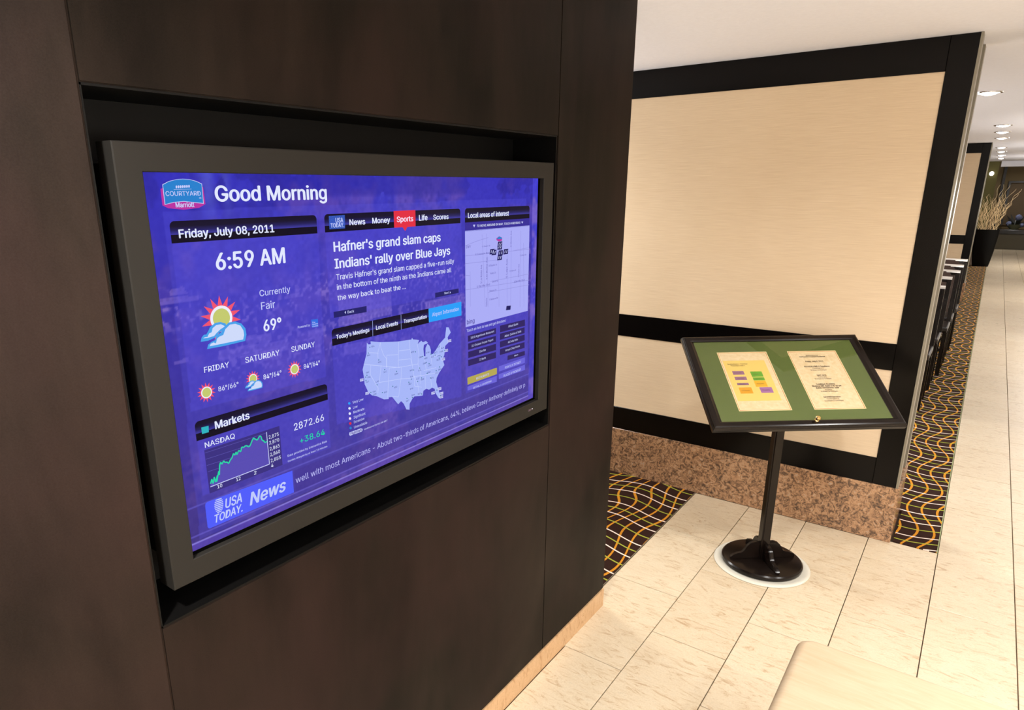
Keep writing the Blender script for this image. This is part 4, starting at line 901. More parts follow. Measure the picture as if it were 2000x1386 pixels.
t = NT('screen_picture', (0, 0, 0, 1), .12, 0, .08)
at = t.new('ShaderNodeVertexColor', layer_name='picture'); t.link(at.outputs[0], t.b.inputs['Emission Color']); t.b.inputs['Emission Strength'].default_value = 1.0
screen = new_obj('screen', me, t.m); child(screen, disp)
screen.matrix_parent_inverse = Matrix.Translation(-Vector(disp.location))
WP = Matrix.Translation((DX, SY0, SZ0)) @ Matrix(((0, 0, 1, 0), (1, 0, 0, 0), (0, 1, 0, 0), (0, 0, 0, 1)))   # (u, v, w) -> world
PAL = {'W': (226, 232, 255), 'P': (200, 205, 250), 'L': (192, 202, 250), 'V': (178, 176, 240), 'S': (250, 226, 250), 'G': (36, 214, 166), 'Q': (70, 52, 150), 'M': (104, 100, 180), 'D': (72, 84, 150),
       'magenta': (186, 50, 160), 'logoblue': (38, 128, 206), 'usab': (66, 104, 214), 'twc': (50, 110, 225), 'teal': (44, 178, 192), 'newsb': (78, 92, 250), 'red': (226, 44, 66),
       'mapc': (166, 182, 248), 'mapl': (196, 208, 255), 'btn': (34, 32, 104), 'btng': (44, 32, 98), 'cyan': (38, 158, 250), 'gold': (180, 166, 84), 'lilac': (104, 98, 216), 'street': (170, 172, 246),
       'streetl': (150, 150, 226), 'navy': (28, 24, 92), 'dot': (60, 120, 150), 'chart': (56, 46, 128), 'charta': (86, 74, 178), 'gridl': (92, 84, 176), 'cloudb': (72, 160, 234), 'cloudw': (206, 218, 250),
       'coral': (240, 84, 112), 'ring': (236, 236, 255), 'core': (196, 202, 112), 'bar0': (20, 14, 44), 'bar1': (12, 6, 30)}
EM = {k: mat_emit('screen_' + k, rgb(*v)) for k, v in PAL.items()}
SCI = None
def on_screen(name, bm, key, label=None):
    bmesh.ops.transform(bm, matrix=WP, verts=bm.verts)
    o = obj(name, bm, EM[key] if isinstance(key, str) else key)
    o.parent = screen
    if label: o['label'] = label
    return o
LZ = .00022
merged = {}
MERGE = {'state_border', 'street_line', 'airport_dot', 'grid_line', 'price_curve', 'chart_axis', 'map_marker_letter', 'tree_mark', 'globe_stripe', 'legend_dot', 'airport_box', 'map_arrow'}
for name, key, lay, pts in SCREEN_SHAPES:
    if name in MERGE:
        bm = merged.setdefault((name, key), bmesh.new())
    else: bm = bmesh.new()
    vs = [bm.verts.new((p[0], p[1], lay * LZ)) for p in pts]
    area = sum(pts[i][0] * pts[(i + 1) % len(pts)][1] - pts[(i + 1) % len(pts)][0] * pts[i][1] for i in range(len(pts)))
    if area < 0: vs = vs[::-1]
    bm.faces.new(vs)
    if name not in MERGE: on_screen(name, bm, key)
for (name, key), bm in merged.items(): tag(on_screen(name, bm, key), kind='stuff')
# black heading bars with a dim sheen band
for name, q, split, rl, rr in SCREEN_BARS:
    tl, tr_, br, bl = q
    u0 = (tl[0] + bl[0]) / 2; u1 = (tr_[0] + br[0]) / 2; v1 = (tl[1] + tr_[1]) / 2; v0 = (bl[1] + br[1]) / 2
    h = v1 - v0; r = .009
    bm = bmesh.new(); pts = [(u0, v0 + h * split), (u1, v0 + h * split)]
    if rr: pts += [(u1 - r + r * cos(a), v1 - r + r * sin(a)) for a in np.linspace(0, pi / 2, 7)]
    else: pts += [(u1, v1)]
    pts += [(u0 + r - r * sin(a), v1 - r + r * cos(a)) for a in np.linspace(0, pi / 2, 7)]
    vs = [bm.verts.new((u, v, 2 * LZ)) for u, v in pts]; bm.faces.new(vs)
    tb = NT('screen_' + name, (0, 0, 0, 1), .12, 0, .08)
    sp = tb.new('ShaderNodeSeparateXYZ'); tb.link(tb.pos(), sp.inputs[0])
    f = tb.math('DIVIDE', tb.math('SUBTRACT', sp.outputs[2], SZ0 + v0 + h * split), h * (1 - split))
    tb.link(tb.ramp(f, [(0, rgb(62, 58, 160)), (.30, rgb(34, 30, 92)), (.6, rgb(20, 14, 44)), (1, rgb(16, 10, 38))]), tb.b.inputs['Emission Color']); tb.b.inputs['Emission Strength'].default_value = 1
    on_screen(name, bm, tb.m)
    bm = bmesh.new(); vs = [bm.verts.new((u, v, 2 * LZ)) for u, v in ((u0, v0), (u1, v0), (u1, v0 + h * split), (u0, v0 + h * split))]; bm.faces.new(vs)
    on_screen(name, bm, 'bar1')
# second heading strip over the street map
bm = bmesh.new()
q = SCREEN_BARS[-1][1]; u0, u1 = (q[0][0] + q[3][0]) / 2, (q[1][0] + q[2][0]) / 2; v1 = (q[2][1] + q[3][1]) / 2
bm.faces.new([bm.verts.new((u, v, 2 * LZ)) for u, v in ((u0, v1 - .0235), (u1, v1 - .0235), (u1, v1), (u0, v1))]); on_screen('interest_bar', bm, mat_emit('screen_strip', rgb(52, 42, 150)))
# suns
for name, u, v, r1, r2_, r3 in SCREEN_SUNS:
    bm = bmesh.new(); n = 14; pts = []
    for k in range(n * 2):
        a = pi / 2 + pi * k / n; r = r3 if k % 2 == 0 else r1 * 1.02
        pts.append(bm.verts.new((u + r * cos(a), v + r * sin(a), 2 * LZ)))
    bm.faces.new(pts); on_screen(name, bm, 'coral')
    for rr_, key, lay in ((r1, 'ring', 3), (r2_, 'core', 4)):
        bm = bmesh.new(); bm.faces.new([bm.verts.new((u + rr_ * cos(2 * pi * k / 32), v + rr_ * sin(2 * pi * k / 32), lay * LZ)) for k in range(32)]); on_screen(name, bm, key)
# lettering
_font = bpy.data.curves.new('lettering', 'FONT'); _fo = bpy.data.objects.new('lettering', _font); COL.objects.link(_fo)
_font.resolution_u = 3
try:
    _font.font = bpy.data.fonts.load(bpy.utils.system_resource('DATAFILES') + '/fonts/Inter.woff2')
except Exception:
    pass
def text_mesh(s, bold=0, italic=0):
    _font.body = s; _font.shear = .25 if italic else 0.0
    bpy.context.view_layer.update()
    dg = bpy.context.evaluated_depsgraph_get()
    ev = _fo.evaluated_get(dg); me_ = ev.to_mesh()
    bm = bmesh.new()
    for dx_, dy_ in (((-.024, 0), (.024, 0), (0, .012), (0, -.012)) if bold else ((-.007, 0), (.007, 0))):
        n0 = len(bm.verts); bm.from_mesh(me_); bm.verts.ensure_lookup_table()
        bmesh.ops.translate(bm, verts=bm.verts[n0:], vec=(dx_, dy_, 0))
    ev.to_mesh_clear()
    return bm
_h = text_mesh('H'); CAPH = max(v.co.y for v in _h.verts); _h.free()
def fit_text(s, width, cap, bold=0, italic=0):
    bm = text_mesh(s, bold, italic)
    if not bm.verts: return bm, 0
    xs = [v.co.x for v in bm.verts]; x0, x1 = min(xs), max(xs)
    sx = width / max(1e-6, x1 - x0); sy = cap / CAPH
    bmesh.ops.transform(bm, matrix=Matrix.Diagonal((sx, sy, 1, 1)) @ Matrix.Translation((-x0, 0, 0)), verts=bm.verts)
    return bm, 1
LOWER = {'the way back to beat the ...': .93, 'well with': 1}
for s, u, v, w_, cap, key, bold, it, dv in SCREEN_TEXT:
    if it == 2:
        bm, ok = fit_text(s, w_, cap * .8, 0, 0)
        bmesh.ops.transform(bm, matrix=Matrix.Translation((u, v, 6 * LZ)) @ Matrix.Rotation(pi / 2, 4, 'Z'), verts=bm.verts)
    else:
        bm, ok = fit_text(s, w_, cap, bold, it)
        bmesh.ops.transform(bm, matrix=Matrix.Translation((u, v, 6 * LZ)), verts=bm.verts)
    nm = 'lettering' if len(s) > 3 else 'map_code'
    if s in ('69°', '2', '4', '10', '12', 'The', '®', 'Low', 'USA'): nm = 'lettering'
    on_screen(nm, bm, key)

# ------------------------------------------------------------------ partitions: dark frame, woven panels, granite plinth
def partition(name, xl, xr, y, depth, uprights, detail=True):
    root = obj(name, bbox(xl, xr - .008, y + .014, y + depth - .014, .30, CEIL - .001), M_SIDE); tag(root, kind='structure')
    def fr(nm, x0, x1, z0, z1):
        bm = bbox(x0, x1, y, y + .013, z0, z1)
        es = [e for e in bm.edges if all(abs(v.co.y - y) < 1e-6 for v in e.verts)]
        bmesh.ops.bevel(bm, geom=es, offset=.0012, segments=1, affect='EDGES')
        obj(nm, bm, M_FRAME, root)
    xi = xr - .113
    fr('stile', xi, xr - .001, .304, CEIL - .001)
    for z0, z1 in ((2.266, CEIL - .001), (.908, 1.042), (.304, .446)): fr('rail', xl, xi - .0008, z0, z1)
    ups = [xl] + list(uprights) + [xi]
    for ux in uprights: fr('stile', ux - .06, ux + .06, .446, 2.266)
    for a, b in zip(ups[:-1], ups[1:]):
        a2 = a + (.06 if a != xl else 0); b2 = b - (.06 if b != xi else 0)
        for z0, z1 in ((1.042, 2.266), (.446, .908)):
            bm = bbox(a2, b2, y + .005, y + .0135, z0, z1); obj('fabric_panel', bm, M_FAB, root)
    # end face: pale strips imitate corner highlight and ceiling reflection, lacquered board between
    for ya, yb in ((y - .001, y + .10), (y + depth - .09, y + depth)):
        obj('edge_highlight', bbox(xr - .0085, xr + .0015, ya, yb, .304, CEIL - .001), M_HIGHLIGHT, root)
    obj('plinth', bbox(xl, xr + .010, y - .004, y + depth + .004, 0.0, .303, .0015, 1), M_GRAN, root)
    return root
partition('wall_front', -4.0, .939, 3.850, .43, [-1.75])
partition('wall_front_far', -4.0, .905, 13.40, .43, [-1.5])

# ------------------------------------------------------------------ round recessed downlights
def make_downlight():
    root = empty('recessed_downlight', (0, 0, CEIL))
    bm = lathe([(.064, -.001), (.064, -.006), (.068, -.008), (.082, -.006), (.085, -.0005)], 36)
    obj('trim_ring', bm, M_CHROME, root, smooth=True)
    bm = lathe([(0, -.022), (.022, -.020), (.042, -.014), (.056, -.006), (.0640, -.002)], 36)
    obj('lens', bm, mat_emit('glowing_lens', (1.0, .93, .84, 1), 14.0), root)
    return root
dl = make_downlight()
labels = ['round recessed ceiling downlight close to the top of the near partition edge', 'round ceiling downlight second from the near partition, first of the far row over the walkway', 'ceiling downlight third along the row above the walkway', 'ceiling downlight fourth along the row, level with the top edge of the far partition',
          'ceiling downlight fifth along the row, first beyond the far partition', 'ceiling downlight sixth along the row, second beyond the far partition', 'ceiling downlight seventh along the row, third beyond the far partition', 'farthest ceiling downlight of the row, nearest the green wall']
for i, (x, y) in enumerate(VISIBLE_LIGHTS):
    if i == 0: r = dl
    else:
        r = dl.copy(); COL.objects.link(r)
        for ch in dl.children:
            c = ch.copy(); COL.objects.link(c); c.parent = r
    r.location = (x, y, CEIL - .0005)
    tag(r, labels[i], 'ceiling light', 'downlights in a row over the walkway')

# ------------------------------------------------------------------ sign stand
BX, BY = .468, 3.238
mat_disc = lathe([(0, 0.0), (.217, 0.0), (.219, .002), (.219, .005), (.215, .0085), (.205, .010), (.198, .0085), (0, .0085)], 72)
o = obj('floor_protector', mat_disc, mat_plain('white_plastic_disc', rgb(214, 210, 196), .35), smooth=True, loc=(BX, BY, 0.0))
tag(o, 'thin round white disc on the tiles beneath the sign stand base', 'mat')
PH = .700
stand = empty('sign_stand', (BX, BY, .0088), PH)
tag(stand, 'dark wooden pedestal stand holding a tilted framed meeting notice by the partition', 'sign stand')
base = lathe([(0, 0), (.176, 0), (.183, .004), (.185, .012), (.184, .020), (.178, .026), (.168, .0275), (0, .0275)], 72)
obj('base', base, M_WOOD, stand, smooth=True)
prof = [(.018, .0275), (.158, .0275), (.160, .036), (.148, .048), (.128, .056), (.112, .058), (.100, .064), (.090, .078), (.082, .094), (.068, .108), (.050, .114), (.034, .114), (.018, .112)]
for k in range(4):
    bm = prism(prof, -.010, .010, 'y')
    bmesh.ops.bevel(bm, geom=[e for e in bm.edges if abs(e.verts[0].co.y - e.verts[1].co.y) < 1e-6], offset=.003, segments=2, affect='EDGES')
    bmesh.ops.transform(bm, matrix=Matrix.Rotation(k * pi / 2, 4, 'Z'), verts=bm.verts)
    obj('bracket', bm, M_WOOD, stand, smooth=True)
BCZ = .959 - .0088
TILT = .593
bm = bmesh.new()
n = 24; hw = .022; ringp = []
for (x, y) in [(-hw, -hw), (hw, -hw), (hw, hw), (-hw, hw)]: ringp.append((x, y))
box(bm, -hw, hw, -hw, hw, .0275, BCZ - .035)
bmesh.ops.bevel(bm, geom=[e for e in bm.edges if abs(e.verts[0].co.z - e.verts[1].co.z) > .1], offset=.006, segments=3, affect='EDGES')
obj('post', bm, M_WOOD, stand, smooth=True)
# tilted board frame: local matrix relative to the stand
BM = Matrix.Translation((0, -.034 * 1.0, BCZ)) @ Matrix.Rotation(TILT, 4, 'X')
BW, BH = .843, .540
IW, IH = .751, .4665
def board(name, bm, mat, smooth=False, parent=stand, m=BM):
    bmesh.ops.transform(bm, matrix=m, verts=bm.verts)
    return obj(name, bm, mat, parent, smooth=smooth)
prof = [(0.0, -.0300), (-.001, -.014), (.002, -.011), (.002, -.006), (.005, -.004), (.006, 0.0), (.012, .002), (.030, .002), (.036, -.001), (.0455, -.005), (.0455, -.016)]
bm = bmesh.new(); loops = []
for ins, z in prof:
    loops.append([bm.verts.new((sx * (BW / 2 - ins * (1.0 if True else 1)), sy * (BH / 2 - ins * (.80 if ins > .04 else 1)), z)) for sx, sy in ((-1, -1), (1, -1), (1, 1), (-1, 1))])
for a, b in zip(loops[:-1], loops[1:]):
    for i in range(4): bm.faces.new((a[i], a[(i + 1) % 4], b[(i + 1) % 4], b[i]))
bm.faces.new(loops[0][::-1])
bmesh.ops.recalc_face_normals(bm, faces=bm.faces[:])
board('frame', bm, M_WOOD)
t = NT('green_mat_board', rgb(84, 98, 44), .5, 0, .3)
a = t.noise(t.pos(), 300, 2); t.color(t.ramp(a, [(.3, rgb(76, 90, 40)), (.7, rgb(86, 100, 47))]))
M_GREEN = t.m
WL = (-.281, -.050); WR = (.0525, .2805); WV = (-.174, .167)
# mat board with two bevelled windows
xs = [-BW / 2 + .04, WL[0], WL[1], WR[0], WR[1], BW / 2 - .04]; ys = [-BH / 2 + .036, WV[0], WV[1], BH / 2 - .036]
bm = bmesh.new()
for i in range(5):
    for j in range(3):
        if j == 1 and i in (1, 3): continue
        box(bm, xs[i], xs[i + 1], ys[j], ys[j + 1], -.0075, -.006)
bmesh.ops.remove_doubles(bm, verts=bm.verts, dist=1e-5)
board('mat_board', bm, M_GREEN)
for (a, b) in (WL, WR):
    for k, (g, c_, zz) in enumerate(((0.0, rgb(246, 226, 170), -.0058), (.0045, rgb(222, 120, 70), -.0062), (.0062, rgb(246, 226, 180), -.0064))):
        bm = bmesh.new(); w0 = .0035 if k != 1 else .0014
        o_ = (a + g - .002, b - g + .002, WV[0] + g - .002, WV[1] - g + .002)
        for r_ in ((o_[0], o_[1], o_[2], o_[2] + w0), (o_[0], o_[1], o_[3] - w0, o_[3]), (o_[0], o_[0] + w0, o_[2], o_[3]), (o_[1] - w0, o_[1], o_[2], o_[3])):
            box(bm, r_[0], r_[1], r_[2], r_[3], zz - .001, zz)
        board('window_bevel', bm, mat_plain('window_bevel_%d' % k, tuple(v * .8 for v in c_), .5))
t = NT('parchment_paper', rgb(240, 216, 164), .7)
a = t.noise(t.pos(), 60, 4); t.color(t.ramp(a, [(.35, rgb(206, 182, 138)), (.65, rgb(216, 196, 158))]))
M_PAPER = t.m
paper = {}
for nm, (a, b) in (('L', WL), ('R', WR)):
    bm = bmesh.new(); box(bm, a - .002, b + .002, WV[0] - .002, WV[1] + .002, -.0080, -.0070)
    paper[nm] = board('notice_sheet', bm, M_PAPER)
paper['L']['label'] = 'left sheet with a yellow room plan of purple, green and orange blocks'
paper['R']['label'] = 'right cream sheet listing the day\'s meetings'
def flat(name, parent, x0, x1, y0, y1, c, z=-.0069):
    bm = bmesh.new(); box(bm, x0, x1, y0, y1, z - .0002, z)
    return board(name, bm, mat_plain(name + '_ink', c, .6), parent=parent)
flat('yellow_plan', paper['L'], -.2700, -.0750, -.1199, .1170, rgb(216, 186, 98), -.0068)
for nm, x0, x1, y0, y1, c, tx in (('purple_block', -.2450, -.1925, .0320, .0538, (158, 108, 140), 'Foyer'), ('purple_block', -.2448, -.1908, 0, .0198, (158, 108, 140), 'Salon West'), ('purple_block', -.2446, -.1920, -.0292, -.0165, (150, 104, 140), 'Meeting Room'),
        ('orange_block', -.2444, -.1875, -.0778, -.0435, (236, 168, 8), 'Colorado'), ('green_block', -.1632, -.1100, .0175, .0496, (104, 176, 30), 'Huntington I'), ('green_block', -.1625, -.1102, -.0038, .0148, (104, 176, 30), 'Huntington II'),
        ('orange_block', -.1634, -.1103, -.0406, -.0054, (244, 182, 10), 'Del Mar'), ('purple_block', -.1510, -.0952, -.0761, -.0440, (170, 110, 170), 'Pasadena')):
    flat(nm, paper['L'], x0, x1, y0, y1, rgb(*[v * .86 for v in c]), -.0066)
    bm, ok = fit_text(tx, (x1 - x0) * .62, .0062)
    bmesh.ops.transform(bm, matrix=Matrix.Translation((x0 + (x1 - x0) * .17, (y0 + y1) / 2 - .003, -.0064)), verts=bm.verts)
    board('lettering', bm, mat_plain('brown_ink', rgb(96, 62, 30), .7), parent=paper['L'])
M_INK = mat_plain('print_ink', rgb(74, 56, 40), .7)
for nm, s, x0, x1, y, cap, bold in (('L', 'Meeting Rooms - First Floor', -.2534, -.1598, .0925, .0062, 0), ('L', 'Floor Plan Level 1', -.2400, -.1746, .0825, .0062, 0),
        ('R', 'Welcome to the', .1305, .1882, .1380, .006, 0), ('R', 'Old Pasadena Courtyard by Marriott', .0971, .2195, .1296, .0062, 1), ('R', 'Friday, July 8, 2011', .1156, .1991, .1000, .0072, 1),
        ('R', 'ACLU/CALUSMS A Compliance', .0974, .2168, .0690, .0078, 1), ('R', 'Huntington I', .1328, .1844, .0590, .0062, 0), ('R', '8:00am to 5:00pm', .1198, .1942, .0472, .0062, 0),
        ('R', 'SAPC ACIL', .1364, .1819, .0155, .007, 1), ('R', 'Colorado', .1389, .1782, .0065, .006, 0), ('R', '8:30am to 5:00pm', .1193, .1951, -.0045, .0062, 0),
        ('R', 'Cogitique Academy', .1131, .1998, -.0360, .0072, 1), ('R', 'Working with Apple is Bi-lid per', .0904, .2253, -.0470, .0072, 1), ('R', 'Kaiser Permanente Suite', .1048, .2095, -.0577, .0072, 1), ('R', 'Pasadena', .1412, .1726, -.0688, .006, 0), ('R', '8:00am to 5:00pm', .1191, .1946, -.0780, .0062, 0),
        ('R', 'herohillfederation', .1182, .1950, -.1100, .0072, 1), ('R', 'Huntington II', .1279, .1851, -.1200, .006, 0), ('R', '11:00am to 10:00pm', .1144, .1990, -.1312, .0062, 0)):
    bm, ok = fit_text(s, x1 - x0, cap * 1.15, bold)
    bmesh.ops.transform(bm, matrix=Matrix.Translation((x0, y, -.00645)), verts=bm.verts)
    board('lettering', bm, M_INK, parent=paper[nm])
# glass
bm = bmesh.new(); box(bm, -BW / 2 + .042, BW / 2 - .042, -BH / 2 + .037, BH / 2 - .037, -.0048, -.0038)
# thin pane: transparent with a fresnel gloss
mg = bpy.data.materials.new('thin_clear_glass'); mg.use_nodes = True; nt = mg.node_tree
for n_ in list(nt.nodes): nt.nodes.remove(n_)
out = nt.nodes.new('ShaderNodeOutputMaterial'); mxs = nt.nodes.new('ShaderNodeMixShader'); trn = nt.nodes.new('ShaderNodeBsdfTransparent'); gl = nt.nodes.new('ShaderNodeBsdfGlossy'); frn = nt.nodes.new('ShaderNodeLayerWeight'); pw = nt.nodes.new('ShaderNodeMath'); pw.operation = 'POWER'; pw.inputs[1].default_value = 4.0; ma = nt.nodes.new('ShaderNodeMath'); ma.operation = 'MULTIPLY_ADD'; ma.inputs[1].default_value = .5; ma.inputs[2].default_value = .025
gl.inputs['Roughness'].default_value = .02; frn.inputs['Blend'].default_value = .5
nt.links.new(frn.outputs['Facing'], pw.inputs[0]); nt.links.new(pw.outputs[0], ma.inputs[0]); nt.links.new(ma.outputs[0], mxs.inputs[0]); nt.links.new(trn.outputs[0], mxs.inputs[1]); nt.links.new(gl.outputs[0], mxs.inputs[2]); nt.links.new(mxs.outputs[0], out.inputs[0])
board('glass_pane', bm, mg)
# brass lock on the lower rail and two brass screws underneath
kn = lathe([(0, 0), (.009, 0), (.0095, .003), (.006, .006), (.0055, .011), (.0105, .015), (.011, .019), (.0075, .0235), (.003, .0245), (0, .024)], 28)
bmesh.ops.transform(kn, matrix=Matrix.Translation((.0315, -.2385, .0015)), verts=kn.verts)
board('lock_knob', kn, M_BRASS, smooth=True)
for x in (-.362, .325):
    kn = lathe([(0, 0), (.005, 0), (.0055, .008), (.009, .010), (.0098, .015), (.006, .021), (0, .0225)], 20)
    bmesh.ops.transform(kn, matrix=Matrix.Translation((x, -.247, -.030)) @ Matrix.Rotation(pi, 4, 'X'), verts=kn.verts)
    board('thumb_screw', kn, M_BRASS, smooth=True)
# tilting head between post and board
bm = bmesh.new(); box(bm, -.05, .05, -.045, .06, -.046, -.030); board('head_plate', bm, M_WOOD)

# ------------------------------------------------------------------ ottoman in the near corner
ott = empty('ottoman', (1.20, 1.66, 0.0))
tag(ott, 'cream upholstered ottoman with rounded corners, cut off by the bottom edge of the picture', 'ottoman')
t = NT('cream_upholstery', rgb(240, 222, 180), .5, 0, .2)
a = t.noise(t.pos((2.0, 14, 2)), 3.0, 6, .65, 1.0); t.color(t.ramp(a, [(.3, rgb(182, 160, 130)), (.5, rgb(187, 166, 138)), (.7, rgb(192, 173, 146))]))
def soft_box(x0, x1, y0, y1, z0, z1, r):
    bm = bmesh.new(); rows = []
    def loop(ins, z):
        q = max(.004, r - ins * .6); out = []
        for cx, cy, a0 in ((x1 - ins - q, y1 - ins - q, 0), (x0 + ins + q, y1 - ins - q, pi / 2), (x0 + ins + q, y0 + ins + q, pi), (x1 - ins - q, y0 + ins + q, 3 * pi / 2)):
            for k in range(7): out.append(bm.verts.new((cx + q * cos(a0 + k * pi / 12), cy + q * sin(a0 + k * pi / 12), z)))
        return out
    rt = .028
    prof_ = [(.006, z0), (0, z0 + .01), (0, z1 - rt)] + [(rt * (1 - cos(a)), z1 - rt + rt * sin(a)) for a in np.linspace(.2, pi / 2, 7)]
    for ins, z in prof_: rows.append(loop(ins, z))
    for A, B in zip(rows[:-1], rows[1:]):
        n = len(A)
        for k in range(n): bm.faces.new((A[k], A[(k + 1) % n], B[(k + 1) % n], B[k]))
    bm.faces.new(rows[0][::-1]); bm.faces.new(rows[-1]); return bm
obj('cushion', soft_box(-.365, .40, -.40, .405, .05, .452, .045), t.m, ott, smooth=True, angle=60)
for sx, sy in ((-.30, -.34), (.34, -.34), (.34, .34), (-.30, .34)):
    obj('foot', bbox(sx - .02, sx + .02, sy - .02, sy + .02, 0, .052), M_WOOD, ott)

# ------------------------------------------------------------------ dining chairs behind the partition
def make_chair():
    r = empty('dining_chair')
    M_CH = mat_dark_wood('dark_chair_lacquer', .18, (0.007, .005, .004, 1), (.014, .010, .008, 1))
    W = .46
    def leg(x, pts, rad):
        bm = bmesh.new()
        for (ya, za), (yb, zb) in zip(pts[:-1], pts[1:]):
            v = [bm.verts.new((x + sx * rad, y + sy * rad, z)) for y, z in ((ya, za), (yb, zb)) for sx, sy in ((-1, -1), (1, -1), (1, 1), (-1, 1))]
            for i in range(4): bm.faces.new((v[i], v[(i + 1) % 4], v[4 + (i + 1) % 4], v[4 + i]))
            bm.faces.new(v[3::-1]); bm.faces.new(v[4:])
        bmesh.ops.recalc_face_normals(bm, faces=bm.faces[:])
        return bm
    for x in (-W / 2 + .018, W / 2 - .018):
        obj('leg', leg(x, [(0, 0), (0, .28), (.004, .46), (.03, .70), (.085, .95)], .018), M_CH, r)
        obj('leg', leg(x, [(-.40, 0), (-.40, .43)], .018), M_CH, r)
    obj('seat', bbox(-W / 2, W / 2, -.42, .015, .43, .475, .012, 2), mat_plain('dark_leatherette', rgb(26, 17, 12), .35), r)
    # curved top rail with a flat glossy top
    bm = bmesh.new(); N = 12
    for i in range(N):
        a0, a1 = -1 + 2 * i / N, -1 + 2 * (i + 1) / N
        y0, y1 = .080 + .03 * (1 - a0 * a0), .080 + .03 * (1 - a1 * a1)
        v = [bm.verts.new((a * W / 2, y + dy, z)) for a, y in ((a0, y0), (a1, y1)) for dy, z in ((-.014, .925), (.012, .925), (.014, .955), (-.012, .955))]
        for k in range(4): bm.faces.new((v[k], v[(k + 1) % 4], v[4 + (k + 1) % 4], v[4 + k]))
        if i == 0: bm.faces.new(v[3::-1])
        if i == N - 1: bm.faces.new(v[4:])
    bmesh.ops.remove_doubles(bm, verts=bm.verts, dist=1e-5); bmesh.ops.recalc_face_normals(bm, faces=bm.faces[:])
    obj('top_rail', bm, M_CH, r)
    bm = bmesh.new(); N = 14
    for i in range(N):
        a0, a1 = -1 + 2 * i / N, -1 + 2 * (i + 1) / N
        y0, y1 = .080 + .03 * (1 - a0 * a0), .080 + .03 * (1 - a1 * a1)
        v = [bm.verts.new((a * W / 2 * 1.004, y + dy, z)) for a, y in ((a0, y0), (a1, y1)) for dy, z in ((-.016, .950), (.016, .950), (.016, .965), (.006, .975), (-.006, .973), (-.014, .965))]
        for k in range(6): bm.faces.new((v[k], v[(k + 1) % 6], v[6 + (k + 1) % 6], v[6 + k]))
        if i == 0: bm.faces.new(v[5::-1])
        if i == N - 1: bm.faces.new(v[6:])
    bmesh.ops.remove_doubles(bm, verts=bm.verts, dist=1e-5); bmesh.ops.recalc_face_normals(bm, faces=bm.faces[:])
    tag(obj('rail_highlight', bm, mat_plain('pale_rail_highlight', (.85, .80, .74, 1), .35, .6), r), 'added pale strip imitating the highlight along the top of the backrest')  # pale strip added to imitate the white highlight on the rail
    bm = bmesh.new(); box(bm, -W / 2 + .04, W / 2 - .04, -.008, .012, 0, .40)
    bmesh.ops.transform(bm, matrix=Matrix.Translation((0, .02, .565)) @ Matrix.Rotation(-.19, 4, 'X'), verts=bm.verts)
    obj('backrest', bm, mat_plain('brown_back_pad', rgb(58, 34, 20), .4), r)
    for z in (.20,): 
        bm = bmesh.new(); box(bm, -W / 2 + .018, W / 2 - .018, -.207, -.193, z, z + .03); obj('stretcher', bm, M_CH, r)
    return r
ch0 = make_chair()
chl = ['dark dining chair nearest the tall partition edge, its leg closest to the camera', 'second dark dining chair from the near partition', 'dark dining chair in the middle of the row of five', 'second dark dining chair from the far partition', 'dark dining chair farthest back, just in front of the far partition']
for i, (x, y) in enumerate([(.645, 6.90), (.659, 7.64), (.697, 8.29), (.703, 8.91), (.715, 9.64)]):
    if i == 0: c = ch0
    else:
        c = ch0.copy(); COL.objects.link(c)
        for ch in ch0.children:
            k = ch.copy(); COL.objects.link(k); k.parent = c
    c.location = (x, y, .004)
    tag(c, chl[i], 'chair', 'dining chairs between the two partitions')

# ------------------------------------------------------------------ planter with curly willow
pl = empty('branch_planter', (1.03, 19.88, .004))
tag(pl, 'tall tapered black planter holding pale curly branches at the carpet end', 'planter')
M_POT = mat_plain('black_glazed_planter', (.0015, .0015, .0015, 1), .3, 0, .15)
bm = bmesh.new(); rr = []
def rrect(h, z, r=.03):
    pts = []
    for cx, cy, a0 in ((h - r, h - r, 0), (-h + r, h - r, pi / 2), (-h + r, -h + r, pi), (h - r, -h + r, 3 * pi / 2)):
        for k in range(4): pts.append(bm.verts.new((cx + r * cos(a0 + k * pi / 6), cy + r * sin(a0 + k * pi / 6), z)))
    return pts
for h, z in ((.150, 0), (.170, .12), (.200, .35), (.222, .60), (.235, .80), (.238, .83), (.222, .83), (.215, .78)): rr.append(rrect(h, z))
for A, B in zip(rr[:-1], rr[1:]):
    for k in range(16): bm.faces.new((A[k], A[(k + 1) % 16], B[(k + 1) % 16], B[k]))
bm.faces.new(rr[0][::-1]); bm.faces.new(rr[-1])
obj('pot', bm, M_POT, pl, smooth=True)
rnd = random.Random(5)
M_TWIG = mat_plain('bleached_willow', rgb(224, 196, 150), .7)
